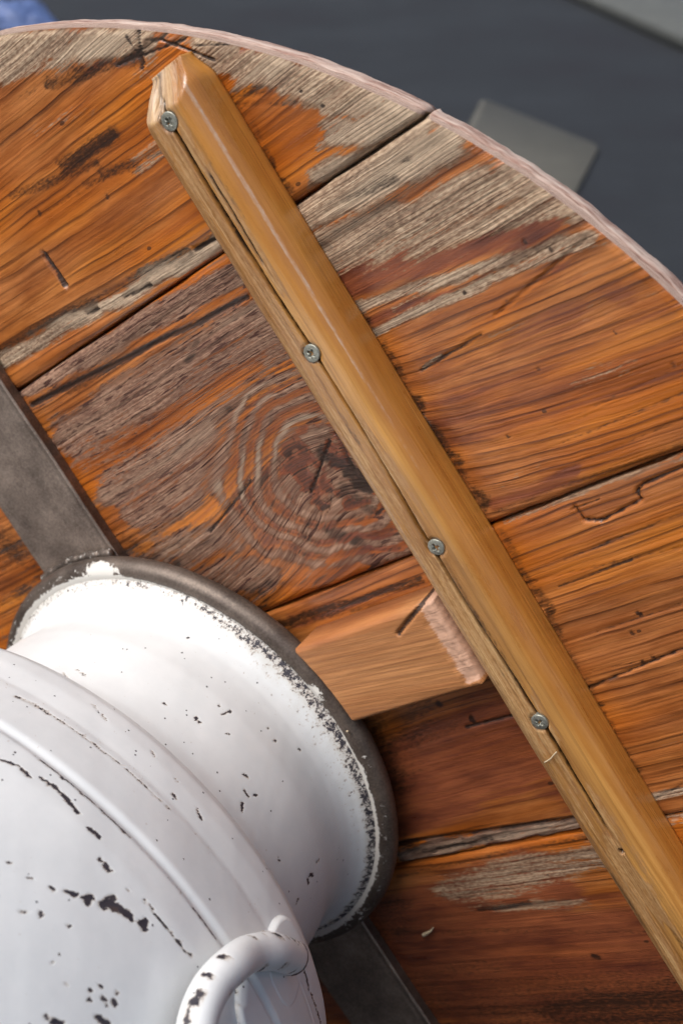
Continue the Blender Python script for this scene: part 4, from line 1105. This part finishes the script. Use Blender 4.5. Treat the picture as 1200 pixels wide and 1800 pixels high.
def rim():
    n = 30; a_ = np.linspace(0, 2 * math.pi, n, endpoint=False)
    rb, rc, zc = 0.0059, 0.1074, 0.0121
    az = np.repeat(AZ[:, None], n, 1); t = np.repeat(a_[None, :], len(AZ), 0)
    k = 1 + 0.05 * (fbm(az * 9, t * 0, 84, 3) - 0.5)
    r_ = rc + rb * k * np.cos(t); z = zc + rb * np.sin(t) * k
    # a shallow groove where the sheet is rolled over
    g_ = np.exp(-((t - math.radians(112)) / 0.16) ** 2); r_ = r_ - 0.0009 * g_ * np.cos(t); z = z - 0.0009 * g_ * np.sin(t)
    V = np.c_[(r_ * np.cos(az)).ravel(), (r_ * np.sin(az)).ravel(), z.ravel()]
    nr = len(AZ); F = grid_faces(nr, n, True)
    last = np.stack([(nr - 1) * n + np.arange(n), (nr - 1) * n + (np.arange(n) + 1) % n, (np.arange(n) + 1) % n, np.arange(n)], -1)
    A = np.degrees(az); A = np.where(A > 180, A - 360, A); T = np.degrees(t)
    inner = smooth(84, 112, T) * smooth(240, 170, T)
    lots = smooth(-2, -14, A) + smooth(55, 75, A)
    p = inner * (0.58 + 0.42 * np.clip(lots, 0, 1)) + 0.32 * np.clip(lots, 0, 1) * smooth(20, 60, T) * smooth(130, 90, T) * fbm(A * 0.3, T * 0.05, 85, 3) * 2
    p += 0.8 * np.exp(-((A - 9) / 3.0) ** 2) * np.exp(-((T - 80) / 22) ** 2)
    p += 0.8 * np.exp(-((A - 74) / 5.0) ** 2) * np.exp(-((T - 60) / 50) ** 2)
    me = mesh_np('rim', V, [F, last])
    set_attr(me, 'chip', 'FLOAT', p.ravel())
    b2 = bmesh.new(); b2.from_mesh(me); bmesh.ops.recalc_face_normals(b2, faces=b2.faces); b2.to_mesh(me); b2.free()
    link('rim', me, [M_RIM], can)['label'] = 'rolled brown steel rim with remains of white paint'
rim()

def sweep(path, rad, n=20, caps=True):
    P = np.array(path); T = np.gradient(P, axis=0); T /= np.linalg.norm(T, axis=1)[:, None]
    up = np.array([0.31, 0.2, 0.93]); V = []
    N = np.cross(T[0], up); N /= np.linalg.norm(N)
    rad = np.broadcast_to(rad, (len(P),))
    for i in range(len(P)):
        N = N - T[i] * (N @ T[i]); N /= np.linalg.norm(N); B_ = np.cross(T[i], N)
        for k in range(n):
            a_ = 2 * math.pi * k / n
            V.append(P[i] + rad[i] * (math.cos(a_) * N + math.sin(a_) * B_))
    F = [grid_faces(len(P), n, True)]
    if caps: F += [np.arange(n)[None, :], ((len(P) - 1) * n + np.arange(n))[None, :]]
    return np.array(V), F

def spline(pts, per=14):
    P = np.array(pts, float); P = np.r_[[2 * P[0] - P[1]], P, [2 * P[-1] - P[-2]]]
    out = []
    for i in range(1, len(P) - 2):
        for k in range(per):
            t = k / per
            out.append(0.5 * ((2 * P[i]) + (-P[i - 1] + P[i + 1]) * t + (2 * P[i - 1] - 5 * P[i] + 4 * P[i + 1] - P[i + 2]) * t * t + (-P[i - 1] + 3 * P[i] - 3 * P[i + 1] + P[i + 2]) * t ** 3))
    out.append(P[-2]); return np.array(out)

def handle():
    half = [(-11.2, 0.1335, 0.0050), (-8.4, 0.1395, 0.0068), (-5.4, 0.1470, 0.0085), (-2.4, 0.1575, 0.0100), (-0.3, 0.1700, 0.0110), (0.5, 0.1820, 0.0115), (-0.2, 0.1950, 0.012), (-3.2, 0.2080, 0.0125), (-9, 0.2190, 0.013), (-17, 0.2260, 0.0135), (-27, 0.2280, 0.0135)]
    full = half + [(-54 - a_, z, o_) for a_, z, o_ in half[-2::-1]]
    pts = []
    for a_, z, o_ in full:
        r_ = float(surf_r(z)) + o_; q_ = math.radians(a_)
        pts.append((r_ * math.cos(q_), r_ * math.sin(q_), z))
    path = spline(pts)
    n = len(path); t = np.linspace(0, 1, n)
    radv = 0.0062 + 0.0 * t
    V, F = sweep(path, radv, 24)
    me = mesh_np('handle', V, F)
    # rubbed-through paint on the outside of the bend and at the cut ends
    ii = np.repeat(np.arange(n), 24); kk = np.tile(np.arange(24), n)
    tt = t[ii]; V0 = path[ii]; dv = V - V0
    outw = V0.copy(); outw[:, 2] = 0; outw /= np.linalg.norm(outw, axis=1)[:, None]
    oo = (dv * outw).sum(1) / 0.0062
    c = 1.15 * np.exp(-((oo - 0.45) / 0.30) ** 2) * smooth(0.54, 0.70, fbm(tt * 90, kk * 0.2, 86, 2))
    c = np.maximum(c, 1.1 * (np.minimum(tt, 1 - tt) < 0.004))
    c = np.maximum(c, 0.85 * (1 - smooth(0.004, 0.012, np.minimum(tt, 1 - tt))) * fbm(tt * 300, kk * 0.5, 87, 2))
    set_attr(me, 'chip', 'FLOAT', c)
    b2 = bmesh.new(); b2.from_mesh(me); bmesh.ops.recalc_face_normals(b2, faces=b2.faces); b2.to_mesh(me); b2.free()
    link('handle', me, [M_PAINT], can)['label'] = 'bent white-painted rod handle on the shoulder of the can'
handle()

def lug_plate(name='lug_plate', a0=-49.5, a1=-4.5, z0=0.1290, z1=0.1735, rc=0.015, th=0.0023, n=110, m=70):
    u, v = np.meshgrid(np.linspace(0, 1, n), np.linspace(0, 1, m), indexing='ij')
    # rounded-rectangle map: pull the corners in
    U = u * 2 - 1; Vv = v * 2 - 1
    hx, hz = 0.5 * math.radians(a1 - a0) * 0.147, 0.5 * (z1 - z0)
    px = U * hx; pz = Vv * hz
    ex = np.maximum(np.abs(px) - (hx - rc), 0); ez = np.maximum(np.abs(pz) - (hz - rc), 0)
    mx = np.maximum(ex, ez); rr_ = np.hypot(ex, ez); s = np.where(rr_ > 0, mx / np.maximum(rr_, 1e-9), 1)
    px = np.sign(px) * (np.minimum(np.abs(px), hx - rc) + ex * s); pz = np.sign(pz) * (np.minimum(np.abs(pz), hz - rc) + ez * s)
    az = math.radians(0.5 * (a0 + a1)) + px / 0.147; z = 0.5 * (z0 + z1) + pz
    edge = np.minimum(1 - np.abs(U), 1 - np.abs(Vv))
    off = th * np.sqrt(np.clip(edge * min(hx, hz) / 0.0016, 0, 1)) - 0.0004 * (edge <= 0)
    swell = 0.0016 * np.exp(-((z - 0.15) / 0.01) ** 2)
    r_ = surf_r(z) + off + swell * 0
    V = np.c_[(r_ * np.cos(az)).ravel(), (r_ * np.sin(az)).ravel(), z.ravel()]
    me = mesh_np(name, V, [grid_faces(n, m)])
    c = 0.75 * np.exp(-(edge / 0.03) ** 2) * fbm(u * 20, v * 20, 88, 3)
    set_attr(me, 'chip', 'FLOAT', c.ravel())
    b2 = bmesh.new(); b2.from_mesh(me); bmesh.ops.recalc_face_normals(b2, faces=b2.faces); b2.to_mesh(me); b2.free()
    link(name, me, [M_PAINT], can)
lug_plate()
for s_ in (0, 1):
    lug_plate('lug', -17.0 if not s_ else -47.5, -6.5 if not s_ else -37.0, 0.1180, 0.1500, 0.0115, 0.0026, 50, 60)

def weld():
    # lumpy weld seam where the rim crosses the bar
    for sgn in (1,):
        az = np.linspace(math.radians(100), math.radians(73), 60)
        r_ = 0.1132 + 0.001 * (fbm(az * 60, az * 0, 89, 3) - 0.5)
        path = np.c_[r_ * np.cos(az), r_ * np.sin(az), 0.0072 + 0.001 * fbm(az * 90, az * 0, 90, 3)]
        V, F = sweep(path, 0.0010 + 0.0020 * fbm(az * 110, az * 0, 92, 3), 12)
        me = mesh_np('weld', V, F)
        c = 0.35 + 0.55 * np.repeat(fbm(az * 50, az * 0, 93, 3), 12)
        set_attr(me, 'chip', 'FLOAT', c * 0.48)
        b2 = bmesh.new(); b2.from_mesh(me); bmesh.ops.recalc_face_normals(b2, faces=b2.faces); b2.to_mesh(me); b2.free()
        link('weld', me, [M_RIM], can)
weld()

# ------------------------------------------------------------------ small loose things
def to_world(p): return TABLE_M @ Vector(p)
def plain(name, c, rough=0.7):
    t = NT(name); n1 = t.noise(t.n('ShaderNodeTexCoord').outputs['Object'], 400.0)
    return t.set(Base_Color=t.mix(t.math('MULTIPLY', n1, 0.5), c, tuple(v * 0.55 for v in c)), Roughness=rough)
M_STRAW = plain('pale_fibre', (0.62, 0.5, 0.33))
def fibre(name, pts, rad, label, cat, taper=True):
    P = spline(pts, 8); n = len(P); t = np.linspace(0, 1, n)
    base = P[0].copy()
    V, F = sweep(P - base, rad * (1 - 0.7 * t if taper else 1 + 0 * t), 8)
    me = mesh_np(name, V, F)
    b2 = bmesh.new(); b2.from_mesh(me); bmesh.ops.recalc_face_normals(b2, faces=b2.faces); b2.to_mesh(me); b2.free()
    o = link(name, me, [M_STRAW]); o.matrix_world = TABLE_M @ Matrix.Translation(base)
    tag(o, label, cat)
fibre('wood_splinter', [(0.1110, -0.0040, 0.0193), (0.1088, -0.0075, 0.0165), (0.1090, -0.0105, 0.0140), (0.1065, -0.0150, 0.0120)], 0.00045, 'thin pale splinter hanging from the lower edge of the cleat beside the can rim', 'splinter')
fibre('straw_fibre', [(0.1950, -0.0395, 0.0200), (0.1985, -0.0385, 0.0203), (0.2010, -0.0372, 0.0202), (0.2030, -0.0362, 0.0200)], 0.00028, 'curved pale fibre lying across the batten below its lowest screw', 'fibre', False)
fibre('wood_chip', [(0.0600, -0.1262, 0.0012), (0.0630, -0.1252, 0.0014), (0.0660, -0.1243, 0.0013), (0.0685, -0.1228, 0.0012)], 0.0010, 'tiny pale wood chip stuck on the dark lower plank', 'wood chip')


# timber offcut that keeps the can level, under its far end
bx = TABLE_M @ Vector((0, 0, 0.58))
lowz = min((TABLE_M @ Vector((0.166 * math.cos(t_), 0.166 * math.sin(t_), 0.58))).z for t_ in np.linspace(0, 6.28, 200))
if lowz > 0.01:
    lowp = min(((TABLE_M @ Vector((0.166 * math.cos(t_), 0.166 * math.sin(t_), 0.58))) for t_ in np.linspace(0, 6.28, 200)), key=lambda p: p.z)
    pts = [np.array([lowp.x + sx * 0.09, lowp.y + sy * 0.05, 0]) for sx, sy in ((-1, -1), (1, -1), (1, 1), (-1, 1))]
    o = rounded_slab('timber_offcut', pts, lowz - 0.001, 0.004, plain('raw_timber', (0.42, 0.28, 0.16)))
    tag(o, 'timber offcut propping up the foot of the milk can', 'timber block')
